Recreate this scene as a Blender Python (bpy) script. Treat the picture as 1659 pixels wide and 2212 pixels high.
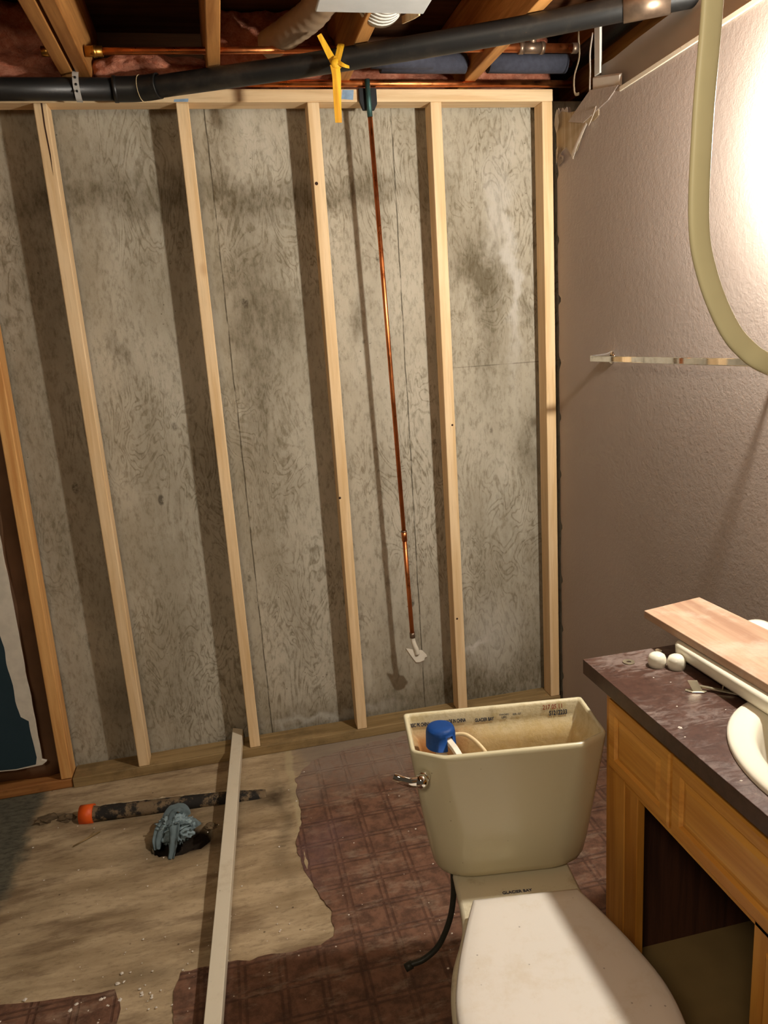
import bpy, bmesh, math, random
from mathutils import Vector, Matrix, noise
from math import sin, cos, pi, radians, sqrt, exp

for o in list(bpy.data.objects): bpy.data.objects.remove(o)
SC = bpy.context.scene
COL = SC.collection
rnd = random.Random(7)

# ------------------------------------------------------------------ camera
cam = bpy.data.cameras.new('camera'); camo = bpy.data.objects.new('camera', cam); COL.objects.link(camo)
cam.sensor_fit = 'VERTICAL'; cam.sensor_height = 36.0; cam.lens = 1599.1 / 2212 * 36.0
cam.clip_start = 0.02; cam.clip_end = 60
YAW, PITCH, ROLL = 0.2005, 0.2298, 0.0666
fwd = Vector((sin(YAW)*cos(PITCH), cos(YAW)*cos(PITCH), -sin(PITCH)))
r0 = Vector((cos(YAW), -sin(YAW), 0)); d0 = fwd.cross(r0)
rt = cos(ROLL)*r0 + sin(ROLL)*d0; dn = -sin(ROLL)*r0 + cos(ROLL)*d0
mw = Matrix.Identity(4)
for i in range(3):
    mw[i][0] = rt[i]; mw[i][1] = -dn[i]; mw[i][2] = -fwd[i]
mw.translation = Vector((0.6493, -2.5675, 1.4963))
camo.matrix_world = mw
SC.camera = camo

# ------------------------------------------------------------------ light and exposure
SC.view_settings.view_transform = 'Standard'; SC.view_settings.look = 'None'
SC.view_settings.gamma = 1.0; SC.view_settings.use_curve_mapping = False
SC.view_settings.exposure = 0.0
BULB = 1600.0
BULBS = [(1.785, -1.30, 1.86)]
FILL = 0.05
world = bpy.data.worlds.new('world'); SC.world = world; world.use_nodes = True
bg = world.node_tree.nodes['Background']
bg.inputs[0].default_value = (1.0, 0.80, 0.55, 1); bg.inputs[1].default_value = FILL
# added fill lamp behind the camera, brightens the toilet tank front
la = bpy.data.lights.new('added_fill_light', 'AREA'); la.energy = 15.0; la.size = 0.35; la.color = (1.0, 0.84, 0.64)
lo = bpy.data.objects.new('added_fill_light', la); COL.objects.link(lo)
lo.location = (0.25, -3.0, 2.15); lo.rotation_euler = (radians(42), 0, radians(-12))

# ------------------------------------------------------------------ node helpers
def s2l(c):
    return tuple(((x/255)/12.92 if x/255 <= .04045 else ((x/255+.055)/1.055)**2.4) for x in c) + (1.0,)

class NT:
    def __init__(s, name, rough=.7, metal=0.0, spec=.3):
        s.m = bpy.data.materials.new(name); s.m.use_nodes = True
        s.t = s.m.node_tree; s.b = s.t.nodes['Principled BSDF']
        s.b.inputs['Roughness'].default_value = rough; s.b.inputs['Metallic'].default_value = metal
        s.b.inputs['Specular IOR Level'].default_value = spec
        s.tc = s.t.nodes.new('ShaderNodeTexCoord'); s.o = s.tc.outputs['Object']
    def L(s, a, b): s.t.links.new(a, b)
    def put(s, inp, v):
        if hasattr(v, 'is_output') or isinstance(v, bpy.types.NodeSocket): s.L(v, inp)
        else:
            try: inp.default_value = v
            except Exception: inp.default_value = (v[0], v[1], v[2])
    def map(s, vec=None, scale=(1,1,1), loc=(0,0,0), rot=(0,0,0)):
        n = s.t.nodes.new('ShaderNodeMapping'); s.put(n.inputs[0], vec or s.o)
        n.inputs['Location'].default_value = loc; n.inputs['Scale'].default_value = scale; n.inputs['Rotation'].default_value = rot
        return n.outputs[0]
    def rand(s, vec=None, amt=7.0):
        oi = s.t.nodes.new('ShaderNodeObjectInfo'); n = s.t.nodes.new('ShaderNodeVectorMath'); n.operation = 'ADD'
        m = s.math('MULTIPLY', oi.outputs['Random'], amt); s.put(n.inputs[0], vec or s.o)
        c = s.t.nodes.new('ShaderNodeCombineXYZ'); s.L(m, c.inputs[0]); s.L(m, c.inputs[1]); s.L(m, c.inputs[2])
        s.L(c.outputs[0], n.inputs[1]); return n.outputs[0]
    def noise(s, vec=None, scale=5, detail=4, rough=.5, dist=0.0):
        n = s.t.nodes.new('ShaderNodeTexNoise'); s.put(n.inputs['Vector'], vec or s.o)
        n.inputs['Scale'].default_value = scale; n.inputs['Detail'].default_value = detail
        n.inputs['Roughness'].default_value = rough; n.inputs['Distortion'].default_value = dist
        return n.outputs[0]
    def voro(s, vec=None, scale=5, feat='F1', rnd_=1.0):
        n = s.t.nodes.new('ShaderNodeTexVoronoi'); n.feature = feat; s.put(n.inputs['Vector'], vec or s.o)
        n.inputs['Scale'].default_value = scale; n.inputs['Randomness'].default_value = rnd_
        return n.outputs['Distance']
    def math(s, op, a, b=0.0, c=0.0, clamp=False):
        n = s.t.nodes.new('ShaderNodeMath'); n.operation = op; n.use_clamp = clamp
        s.put(n.inputs[0], a); s.put(n.inputs[1], b)
        if len(n.inputs) > 2: s.put(n.inputs[2], c)
        return n.outputs[0]
    def rng(s, v, a, b, c=0.0, d=1.0, smooth=True):
        n = s.t.nodes.new('ShaderNodeMapRange'); n.interpolation_type = 'SMOOTHSTEP' if smooth else 'LINEAR'
        s.put(n.inputs[0], v)
        for i, x in enumerate((a, b, c, d)): n.inputs[i+1].default_value = x
        return n.outputs[0]
    def mix(s, f, a, b, mode='MIX'):
        n = s.t.nodes.new('ShaderNodeMix'); n.data_type = 'RGBA'; n.blend_type = mode
        s.put(n.inputs[0], f); s.put(n.inputs[6], a); s.put(n.inputs[7], b)
        return n.outputs[2]
    def sep(s, vec=None):
        n = s.t.nodes.new('ShaderNodeSeparateXYZ'); s.put(n.inputs[0], vec or s.o); return n.outputs
    def col(s, c): s.put(s.b.inputs['Base Color'], c); return s
    def bump(s, h, strength=.3, dist=.01):
        n = s.t.nodes.new('ShaderNodeBump'); n.inputs['Strength'].default_value = strength
        n.inputs['Distance'].default_value = dist; s.L(h, n.inputs['Height']); s.L(n.outputs[0], s.b.inputs['Normal'])
    def gauss(s, x, y, cx, cy, sx, sy):
        a = s.math('DIVIDE', s.math('SUBTRACT', x, cx), sx); b = s.math('DIVIDE', s.math('SUBTRACT', y, cy), sy)
        q = s.math('ADD', s.math('MULTIPLY', a, a), s.math('MULTIPLY', b, b))
        return s.math('EXPONENT', s.math('MULTIPLY', q, -1.0))

def plain(name, rgb, rough=.6, metal=0.0, spec=.4, var=.12, scale=30, bump=0.0):
    n = NT(name, rough, metal, spec); c = s2l(rgb); d = tuple(x*(1-var) for x in c[:3]) + (1,)
    f = n.noise(n.rand(), scale, 3)
    n.col(n.mix(n.rng(f, .3, .7), c, d))
    if bump: n.bump(f, bump, .004)
    return n.m

# --- concrete wall cast against plywood forms
def mat_concrete():
    n = NT('form_cast_concrete', .9, 0, .15); S = n.sep(); x, z = S[0], S[2]
    big = n.noise(n.map(scale=(2.2, 2.2, 1.1)), 1.6, 5, .6)
    fine = n.noise(n.map(scale=(22, 22, 9)), 3.0, 6, .75)
    c = n.mix(n.rng(big, .3, .7), s2l((158, 149, 130)), s2l((188, 180, 162)))
    c = n.mix(n.math('MULTIPLY', n.rng(fine, .45, .72), .6), c, s2l((108, 100, 80)))
    # whitish bloom
    bl = n.noise(n.map(scale=(5, 5, 1.6), loc=(3, 0, 5)), 1.5, 5, .65)
    c = n.mix(n.math('MULTIPLY', n.rng(bl, .52, .72), .45), c, s2l((196, 190, 174)))
    # plywood grain imprint: contour lines of a slow field
    g = n.noise(n.map(scale=(7, 7, 2.6)), 1.3, 2.5, .55, .8)
    w = n.math('SINE', n.math('MULTIPLY', g, 105.0))
    gm = n.noise(n.map(scale=(1.6, 1.6, 1.0), loc=(9, 0, 2)), 1.7, 2)
    gl = n.math('MULTIPLY', n.rng(w, .25, .95), n.rng(gm, .42, .6))
    gl = n.math('MULTIPLY', gl, n.rng(fine, .3, .6))
    c = n.mix(n.math('MULTIPLY', gl, .55), c, s2l((108, 97, 74)))
    # stains with their own places
    nx = n.math('MULTIPLY', n.math('SUBTRACT', n.noise(None, 7, 4, .6), .5), .22)
    xx = n.math('ADD', x, nx); zz = n.math('ADD', z, nx)
    band = n.math('MULTIPLY', n.gauss(xx, zz, .70, 1.985, .75, .06), .75)
    st = band
    for (cx, cz, sx, sz, k) in [(.80, 1.66, .11, .28, .62), (.74, 1.35, .06, .35, .55), (1.61, 1.72, .08, .12, .95), (1.61, 1.52, .05, .30, .6),
            (.90, 1.60, .05, .1, .45), (1.15, 1.57, .03, .06, .9), (1.795, 1.57, .04, .05, .7), (1.79, 1.06, .05, .10, .7),
            (.02, 1.1, .09, .45, .28), (.33, 1.5, .03, .1, .6), (1.55, .08, .3, .10, .95), (1.0, .05, .4, .07, .8),
            (.25, .25, .2, .12, .45), (.1, 1.75, .12, .35, .45), (.25, 2.1, .12, .2, .4), (.72, 2.12, .05, .18, .5), (1.15, 1.97, .12, .05, .4)]:
        st = n.math('ADD', st, n.math('MULTIPLY', n.gauss(xx, zz, cx, cz, sx, sz), k))
    st = n.math('MULTIPLY', st, n.rng(fine, .15, .7, .5, 1.1), clamp=True)
    c = n.mix(n.math('MULTIPLY', st, .78), c, s2l((84, 73, 50)))
    lt = None
    for (cx, cz, sx, sz, k) in [(1.725, 1.70, .022, .32, .7), (1.68, 1.95, .03, .15, .45), (1.60, .30, .10, .14, .35), (1.53, .27, .04, .015, .6), (.9, .06, .25, .02, .5)]:
        q = n.math('MULTIPLY', n.gauss(xx, zz, cx, cz, sx, sz), k); lt = q if lt is None else n.math('ADD', lt, q)
    c = n.mix(n.math('MULTIPLY', lt, 1.0, clamp=True), c, s2l((205, 201, 192)))
    # pits and knots
    v = n.voro(n.map(scale=(1.0, 1.0, .6), loc=(.3, 0, .8)), 7.0)
    kn = n.rng(v, .055, .10, 1.0, 0.0)
    kn = n.math('MULTIPLY', kn, n.rng(n.noise(None, 40, 3, .7), .35, .6))
    c = n.mix(n.math('MULTIPLY', kn, .75), c, s2l((58, 50, 36)))
    v2 = n.voro(None, 34.0); sp = n.math('MULTIPLY', n.rng(v2, .05, .10, 1.0, 0.0), n.rng(n.noise(None, 5, 2), .52, .62))
    c = n.mix(n.math('MULTIPLY', sp, .7), c, s2l((70, 62, 46)))
    # panel seams
    wob = n.math('MULTIPLY', n.math('SUBTRACT', n.noise(n.map(scale=(0, 0, 1)), 6, 3), .5), .012)
    xs = n.math('ADD', x, wob); sm = None
    for sx in (.690, 1.307):
        q = n.rng(n.math('ABSOLUTE', n.math('SUBTRACT', xs, sx)), .0008, .0032, 1.0, 0.0)
        sm = q if sm is None else n.math('MAXIMUM', sm, q)
    # strips of a form board: a slightly different tone between two seams
    c = n.mix(n.math('MULTIPLY', n.math('MULTIPLY', n.rng(xs, .606, .61), n.rng(xs, .689, .691, 1, 0)), .35), c, s2l((140, 132, 112)))
    hs = n.math('MULTIPLY', n.rng(n.math('ABSOLUTE', n.math('SUBTRACT', n.math('ADD', z, wob), 1.375)), .001, .003, 1.0, 0.0), n.rng(x, 1.45, 1.5))
    c = n.mix(n.math('MULTIPLY', n.math('MAXIMUM', sm, n.math('MULTIPLY', hs, .6)), n.rng(n.noise(None, 25, 3), .3, .55, .2, .8)), c, s2l((58, 50, 36)))
    n.col(c)
    h = n.math('SUBTRACT', n.math('ADD', n.math('MULTIPLY', fine, .7), n.math('MULTIPLY', gl, -.25)), n.math('MULTIPLY', sm, .8))
    n.bump(h, .35, .006); return n.m

def mat_wood(name, light, dark, axis='Z', rough=.6, knots=True, scale=1.0, grime=None):
    n = NT(name, rough, 0, .3); st = {'X': (.9, 16, 16), 'Y': (16, .9, 16), 'Z': (16, 16, .9)}[axis]
    r = n.rand(); m = n.map(r, scale=tuple(a*scale for a in st))
    g = n.noise(m, 2.2, 5, .6, .4); g2 = n.noise(n.map(r, scale=tuple(a*5*scale for a in st)), 2.0, 3, .6)
    c = n.mix(n.rng(g, .35, .68), s2l(light), s2l(dark))
    c = n.mix(n.math('MULTIPLY', n.rng(g2, .5, .75), .25), c, tuple(q*.65 for q in s2l(dark)[:3])+(1,))
    if knots:
        st2 = {'X': (.55, 1, 1), 'Y': (1, .55, 1), 'Z': (1, 1, .55)}[axis]
        v = n.voro(n.map(r, scale=st2), 6.5)
        c = n.mix(n.math('MULTIPLY', n.rng(v, .05, .13, 1, 0), .35), c, s2l((165, 105, 50)))
        c = n.mix(n.math('MULTIPLY', n.rng(v, .03, .055, 1, 0), .85), c, s2l((70, 38, 18)))
    if grime:
        q = n.noise(r, 9, 5, .65); c = n.mix(n.math('MULTIPLY', n.rng(q, .48, .7), grime[1]), c, s2l(grime[0]))
    n.col(c); n.bump(g2, .15, .002); return n.m

def mat_subfloor():
    n = NT('floor_adhesive_concrete', .85, 0, .25); S = n.sep(); x, y = S[0], S[1]
    st = n.noise(n.map(scale=(1.6, 7, 1), rot=(0, 0, radians(4))), 1.7, 6, .62, .3)
    f = n.noise(n.map(scale=(1, 2.6, 1)), 30, 6, .75)
    c = n.mix(n.rng(st, .3, .7), s2l((156, 134, 102)), s2l((196, 174, 140)))
    c = n.mix(n.math('MULTIPLY', n.rng(st, .50, .36), .0), c, s2l((90, 70, 48)))
    dk = n.noise(n.map(scale=(2.2, 9, 1), loc=(4, 2, 0), rot=(0, 0, radians(3))), 1.4, 5, .65)
    c = n.mix(n.math('MULTIPLY', n.rng(dk, .48, .66), .62), c, s2l((104, 80, 56)))
    c = n.mix(n.math('MULTIPLY', n.rng(f, .48, .72), .5), c, s2l((104, 84, 60)))
    v3 = n.voro(None, 17.0); c = n.mix(n.math('MULTIPLY', n.math('MULTIPLY', n.rng(v3, .03, .07, 1, 0), n.rng(n.noise(None, 6, 2), .45, .55)), .7), c, s2l((60, 44, 28)))
    wob = n.math('MULTIPLY', n.math('SUBTRACT', n.noise(None, 6, 4, .6), .5), .14)
    xw = n.math('ADD', x, wob)
    # bare slate grey slab on the left
    gl = n.rng(xw, -.155, -.105, 1, 0)
    sl = n.mix(n.rng(f, .35, .7), s2l((104, 100, 84)), s2l((66, 64, 54)))
    c = n.mix(gl, c, sl)
    # grey dusty strip beside the bottom plate
    yw = n.math('ADD', y, wob)
    gr = n.math('MULTIPLY', n.rng(xw, .70, .80), n.rng(yw, -.22, -.10))
    c = n.mix(n.math('MULTIPLY', gr, .8), c, s2l((136, 122, 108)))
    # pale ridge of adhesive
    rg = n.math('MULTIPLY', n.rng(n.math('ABSOLUTE', n.math('SUBTRACT', n.math('ADD', x, n.math('MULTIPLY', wob, .35)), .735)), .006, .018, 1, 0), n.rng(y, -.75, -.6))
    c = n.mix(n.math('MULTIPLY', rg, .6), c, s2l((186, 170, 134)))
    # darker dirt around the hole and the broken pipe
    st2 = None
    for (cx, cy, sx, sy, k) in [(.38, -.44, .13, .07, 1.2), (.40, -.30, .35, .06, .45), (-.05, -.19, .07, .04, .7), (.66, -.27, .06, .05, .6), (.68, -.42, .02, .3, .4), (.30, -.93, .1, .03, .4)]:
        q = n.math('MULTIPLY', n.gauss(xw, yw, cx, cy, sx, sy), k); st2 = q if st2 is None else n.math('ADD', st2, q)
    c = n.mix(n.math('MULTIPLY', st2, .85, clamp=True), c, s2l((58, 44, 28)))
    c = n.mix(n.rng(n.math('ADD', S[2], n.math('MULTIPLY', wob, .1)), -.030, -.008, 1, 0), c, s2l((38, 28, 18)))   # bare soil in the hole, darkened with depth to paint in its shade
    n.col(c); n.bump(n.math('ADD', f, st), .35, .006); return n.m

def mat_vinyl():
    n = NT('worn_brown_vinyl', .65, 0, .3); S = n.sep(); x, y = S[0], S[1]
    f = n.noise(None, 26, 6, .7); b = n.noise(None, 3.5, 5, .6)
    c = n.mix(n.rng(f, .35, .68), s2l((126, 90, 70)), s2l((86, 60, 46)))
    # embossed tile grid with doubled lines
    P = .098
    def grid(u, off):
        q = n.math('FRACT', n.math('DIVIDE', n.math('ADD', u, off), P))
        a = n.rng(n.math('ABSOLUTE', n.math('SUBTRACT', q, .42)), .015, .05, 1, 0)
        d = n.rng(n.math('ABSOLUTE', n.math('SUBTRACT', q, .58)), .015, .05, 1, 0)
        return n.math('MAXIMUM', a, d)
    g = n.math('MAXIMUM', grid(x, 5.0), grid(y, 5.03))
    g = n.math('MULTIPLY', g, n.rng(b, .3, .55, .45, 1))
    c = n.mix(n.math('MULTIPLY', g, .5), c, s2l((62, 38, 30)))
    wob = n.math('MULTIPLY', n.math('SUBTRACT', n.noise(None, 5, 5, .65), .5), .5)
    yw = n.math('ADD', y, wob); xw = n.math('ADD', x, wob)
    dust = n.rng(yw, -.42, -.12)
    c = n.mix(n.math('MULTIPLY', n.math('MULTIPLY', dust, n.rng(f, .3, .55, .45, 1)), .85), c, s2l((144, 126, 112)))
    sc = n.noise(n.map(scale=(1, 2.5, 1)), 7, 6, .75)
    c = n.mix(n.math('MULTIPLY', n.rng(sc, .50, .66), .6), c, s2l((152, 128, 108)))
    mv = n.gauss(xw, yw, .76, -.62, .09, .12)
    c = n.mix(n.math('MULTIPLY', mv, .45), c, s2l((112, 84, 84)))
    n.col(c); n.bump(n.math('SUBTRACT', f, n.math('MULTIPLY', g, 1.2)), .4, .004); return n.m

def mat_wall():
    n = NT('taupe_wall_paint', .55, 0, .35)
    f = n.noise(None, 75, 3, .55); b = n.noise(None, 2, 3)
    v = n.voro(None, 9.0)
    c = n.mix(n.rng(b, .3, .7), s2l((176, 162, 152)), s2l((168, 153, 142)))
    c = n.mix(n.math('MULTIPLY', n.rng(v, .02, .035, 1, 0), .4), c, s2l((205, 190, 172)))
    n.col(c); n.bump(n.math('ADD', f, n.math('MULTIPLY', n.noise(None, 220, 2), .4)), .2, .004); return n.m

def mat_counter():
    n = NT('dusty_dark_brown_laminate', .38, 0, .45)
    s = n.math('ADD', n.math('MULTIPLY', n.noise(n.map(scale=(1, 2.6, 1), rot=(0, 0, .7)), 16, 9, .85, 1.6), .62), n.math('MULTIPLY', n.noise(None, 5, 3), .38)); f = n.noise(None, 60, 4, .7)
    geo = n.t.nodes.new('ShaderNodeNewGeometry'); nz = n.sep(geo.outputs['Normal'])[2]
    d = n.math('MULTIPLY', n.rng(s, .46, .60), n.rng(nz, .5, .9))
    c = n.mix(n.rng(f, .3, .7), s2l((62, 40, 32)), s2l((80, 54, 44)))
    c = n.mix(n.math('MULTIPLY', d, .48), c, s2l((146, 130, 120)))
    S = n.sep(); ring = n.math('SUBTRACT', 1.0, n.rng(n.math('ABSOLUTE', n.math('SUBTRACT', n.math('ADD', n.math('POWER', n.math('DIVIDE', n.math('SUBTRACT', S[0], 1.605), .225), 2.0), n.math('POWER', n.math('DIVIDE', n.math('SUBTRACT', S[1], -1.71), .275), 2.0)), 1.0)), 0, .16))
    ring = n.math('MULTIPLY', ring, n.math('MULTIPLY', n.rng(nz, .5, .9), n.rng(s, .35, .6)))
    c = n.mix(n.math('MULTIPLY', ring, .75), c, s2l((190, 178, 166)))
    n.col(c); n.put(n.b.inputs['Roughness'], n.rng(d, 0, 1, .35, .8)); return n.m

def mat_insul():
    n = NT('pink_fibreglass', .95, 0, .1); f = n.noise(None, 40, 6, .8); b = n.noise(None, 9, 4)
    c = n.mix(n.rng(f, .3, .7), s2l((236, 166, 136)), s2l((204, 118, 86)))
    c = n.mix(n.math('MULTIPLY', n.rng(b, .5, .75), .6), c, s2l((120, 50, 34)))
    n.col(c); n.bump(f, .9, .02); return n.m

def mat_copper():
    n = NT('tarnished_copper', .32, 1.0, .5); f = n.noise(None, 22, 4, .7); b = n.noise(None, 5, 3)
    c = n.mix(n.rng(b, .35, .7), s2l((236, 150, 90)), s2l((178, 98, 56)))
    c = n.mix(n.math('MULTIPLY', n.rng(f, .55, .8), .4), c, s2l((84, 50, 36)))
    n.col(c); n.put(n.b.inputs['Roughness'], n.rng(f, .3, .7, .25, .5)); return n.m

def mat_tank_inner():
    n = NT('stained_tank_glaze', .35, 0, .4); S = n.sep(); f = n.noise(None, 14, 5, .7); ff = n.noise(None, 45, 4, .7)
    c = n.mix(n.rng(ff, .4, .7), s2l((206, 194, 160)), s2l((190, 174, 132)))
    low = n.rng(n.math('ADD', S[2], n.math('MULTIPLY', n.math('SUBTRACT', f, .5), .06)), .60, .655, 1, 0)
    c = n.mix(n.math('MULTIPLY', low, .55), c, s2l((196, 162, 96)))
    lft = n.rng(n.math('ADD', S[0], n.math('MULTIPLY', n.math('SUBTRACT', f, .5), .12)), -.14, .0, 1, 0)
    c = n.mix(n.math('MULTIPLY', n.math('MULTIPLY', low, lft), .75), c, s2l((150, 88, 34)))
    drip = n.math('MULTIPLY', n.gauss(S[0], S[2], -.005, .68, .008, .05), n.rng(f, .35, .6))
    c = n.mix(n.math('MULTIPLY', drip, .6), c, s2l((120, 104, 76)))
    n.col(c); n.bump(n.math('ADD', f, ff), .35, .004); return n.m

def mat_dirty(name, base, spots, rough=.35, amt=.6, scale=9):
    n = NT(name, rough, 0, .5); f = n.noise(None, scale, 6, .75); v = n.voro(None, 26)
    c = n.mix(n.math('MULTIPLY', n.rng(f, .44, .54) if amt >= 1 else n.rng(f, .5, .72), amt), s2l(base), s2l(spots))
    c = n.mix(n.math('MULTIPLY', n.rng(v, .03, .06, 1, 0), .5), c, s2l((90, 66, 44)))
    n.col(c); return n.m

M = {}
M['concrete'] = mat_concrete()
M['pine'] = mat_wood('pale_pine', (238, 208, 164), (222, 186, 136))
M['pineX'] = mat_wood('pale_pine_lengthwise', (238, 210, 166), (220, 184, 136), 'X')
M['oldstud'] = mat_wood('aged_orange_pine', (230, 178, 112), (206, 146, 82))
M['oldplate'] = mat_wood('aged_orange_pine_plate', (176, 120, 66), (140, 88, 44), 'X', grime=((50, 36, 24), .5))
M['treated'] = mat_wood('greenish_treated_lumber', (160, 134, 92), (128, 104, 66), 'X', grime=((84, 68, 44), .5))
M['joist'] = mat_wood('dark_joist_lumber', (196, 140, 78), (150, 96, 44), 'Y')
M['subdeck'] = mat_wood('subfloor_board', (110, 74, 46), (84, 54, 34), 'X', knots=False)
M['plank'] = mat_wood('reddish_plank', (190, 156, 128), (158, 122, 98), 'Y', .5, False, .7, grime=((208, 190, 170), .5))
M['cab'] = mat_wood('honey_oak', (226, 164, 74), (196, 130, 48), 'Y', .4, False, .7)
M['cabv'] = mat_wood('honey_oak_upright', (216, 154, 70), (186, 122, 46), 'Z', .4, False, .7)
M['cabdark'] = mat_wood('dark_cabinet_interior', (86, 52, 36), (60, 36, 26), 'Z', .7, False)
M['cabfloor'] = plain('dusty_cabinet_floor', (150, 124, 78), .7, var=.2, scale=8)
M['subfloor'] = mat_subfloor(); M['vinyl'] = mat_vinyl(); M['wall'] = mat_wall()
M['counter'] = mat_counter(); M['insul'] = mat_insul(); M['darkknot'] = plain('dark_knot', (62, 36, 22), .8)
M['copper'] = mat_copper()
M['white_paint'] = mat_dirty('chipped_white_paint', (226, 214, 190), (186, 164, 128), .5, .35)
M['paper'] = plain('torn_white_paper', (226, 216, 202), .8, var=.08)
M['core'] = mat_wood('torn_kraft_core', (196, 178, 150), (168, 146, 112), 'Z', .9, False, 1.5)
M['gypsum'] = plain('gypsum', (216, 206, 188), .9, var=.12)
M['bulk'] = plain('primed_bulkhead', (176, 168, 158), .7, var=.06, scale=5)
M['abs'] = mat_dirty('black_plastic_pipe', (24, 24, 23), (70, 63, 54), .42, .4, 5)
M['black'] = plain('black_rubber', (22, 24, 26), .6, var=.3)
M['foam'] = plain('dark_grey_foam', (66, 68, 80), .9, var=.25, scale=60, bump=.5)
M['yellow'] = mat_wood('yellow_webbing', (232, 180, 40), (196, 138, 24), 'Z', .6, False, 2)
M['galv'] = plain('galvanised_steel', (200, 198, 192), .5, .2, var=.2)
M['duct'] = plain('white_duct_plastic', (226, 224, 214), .5, var=.08)
M['flex'] = plain('translucent_duct_sleeve', (160, 136, 110), .5, var=.25, scale=5)
M['fanbox'] = plain('grey_white_fan_housing', (196, 198, 196), .45, .1, var=.06)
M['orange'] = plain('orange_cap', (232, 92, 24), .5, var=.08)
M['oldpipe'] = mat_dirty('weathered_pipe', (118, 98, 72), (28, 23, 18), .85, 1.0, 14)
M['rag'] = plain('blue_grey_rag', (146, 164, 168), .95, var=.2, scale=14, bump=.3)
M['dirt'] = plain('dirt_clods', (104, 86, 62), .95, var=.4, scale=40, bump=.6)
M['hole'] = plain('dark_soil', (40, 30, 20), .95, var=.4)
M['tank'] = mat_dirty('bone_vitreous_china', (206, 196, 162), (198, 186, 148), .22, .2)
M['tank_in'] = mat_tank_inner()
M['bowl'] = mat_dirty('dusty_bone_china', (214, 204, 176), (168, 146, 108), .35, .6, 14)
M['seat'] = mat_dirty('dusty_white_seat', (226, 218, 206), (206, 190, 162), .4, .45)
M['chrome'] = plain('chrome', (236, 234, 230), .04, 1.0, var=.0)
M['blue'] = plain('blue_plastic', (34, 92, 176), .5, var=.15, scale=40)
M['wplastic'] = plain('white_plastic', (226, 216, 196), .45, var=.1)
M['cream'] = plain('cream_tube', (226, 202, 156), .5, var=.1)
M['cable'] = plain('cream_yellow_cable_sheath', (240, 232, 184), .45, var=.04)
M['white_china'] = plain('white_china', (232, 226, 206), .2, var=.03)
M['sink'] = plain('cream_sink_enamel', (236, 228, 208), .18, var=.02)
M['teal'] = plain('dark_teal_paint', (34, 54, 62), .6, var=.15, scale=4)
M['kraft'] = plain('dark_brown_kraft_facing', (176, 134, 100), .6, var=.3, scale=5, bump=.4)
M['patina'] = plain('verdigris_copper', (70, 104, 100), .5, .6, var=.3)
M['brass'] = plain('brass', (196, 146, 70), .35, 1.0, var=.15)
M['solder'] = plain('solder_grey_fitting', (150, 128, 108), .4, .8, var=.3, scale=40)
M['ink'] = plain('dark_blue_ink', (44, 52, 78), .7, var=.1)
M['redink'] = plain('faded_red_ink', (176, 96, 70), .7, var=.1)
M['hardware'] = plain('zinc_hardware', (186, 176, 150), .35, .8, var=.2)
M['hose'] = plain('dark_braided_hose', (50, 50, 42), .5, .2, var=.2, scale=200)
n_ = NT('lamp_glass'); n_.b.inputs['Base Color'].default_value = (1, .95, .85, 1)
n_.b.inputs['Emission Color'].default_value = (1.0, .945, .85, 1); n_.b.inputs['Emission Strength'].default_value = BULB
M['bulb'] = n_.m

# ------------------------------------------------------------------ mesh helpers
XF = {}
def box(bm, x0, x1, y0, y1, z0, z1, mi=0):
    vs = [bm.verts.new((x, y, z)) for x in (x0, x1) for y in (y0, y1) for z in (z0, z1)]
    fs = []
    for f in ((0,1,3,2), (4,6,7,5), (0,4,5,1), (2,3,7,6), (0,2,6,4), (1,5,7,3)):
        F = bm.faces.new([vs[i] for i in f]); F.material_index = mi; fs.append(F)
    return vs
def hexa(bm, pts):          # 8 points ordered like box
    vs = [bm.verts.new(p) for p in pts]
    for f in ((0,1,3,2), (4,6,7,5), (0,4,5,1), (2,3,7,6), (0,2,6,4), (1,5,7,3)): bm.faces.new([vs[i] for i in f])
def catmull(P, k=8, closed=False):
    P = [Vector(p) for p in P]; n = len(P); out = []
    for i in range(n if closed else n-1):
        if closed: a, b, c, d = P[(i-1) % n], P[i], P[(i+1) % n], P[(i+2) % n]
        else: a, b, c, d = P[max(i-1, 0)], P[i], P[i+1], P[min(i+2, n-1)]
        for j in range(k):
            t = j/k
            out.append(.5*((2*b) + (-a+c)*t + (2*a-5*b+4*c-d)*t*t + (-a+3*b-3*c+d)*t**3))
    if not closed: out.append(P[-1])
    return out
def sweep(bm, path, prof, up=None, caps=True, smooth=True, scale=None):
    """prof: list of (u, v) offsets"""
    path = [Vector(p) for p in path]; rings = []; U = None
    for i, p in enumerate(path):
        t = (path[min(i+1, len(path)-1)] - path[max(i-1, 0)]).normalized()
        if U is None:
            ref = Vector(up) if up else (Vector((0, 0, 1)) if abs(t.z) < .9 else Vector((0, 1, 0)))
            U = ref
        U = (U - t*U.dot(t))
        if U.length < 1e-5: U = t.orthogonal()
        U.normalize(); V = t.cross(U)
        s = scale[i] if scale else 1.0
        rings.append([bm.verts.new(p + U*(a*s) + V*(b*s)) for a, b in prof])
    k = len(prof)
    for i in range(len(rings)-1):
        for j in range(k):
            F = bm.faces.new((rings[i][j], rings[i][(j+1) % k], rings[i+1][(j+1) % k], rings[i+1][j])); F.smooth = smooth
    if caps:
        bm.faces.new(rings[0][::-1]); bm.faces.new(rings[-1])
    return rings
def circ(r, k=16): return [(r*cos(2*pi*i/k), r*sin(2*pi*i/k)) for i in range(k)]
def tube(bm, path, r, k=16, **kw): return sweep(bm, path, circ(r, k), **kw)
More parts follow.
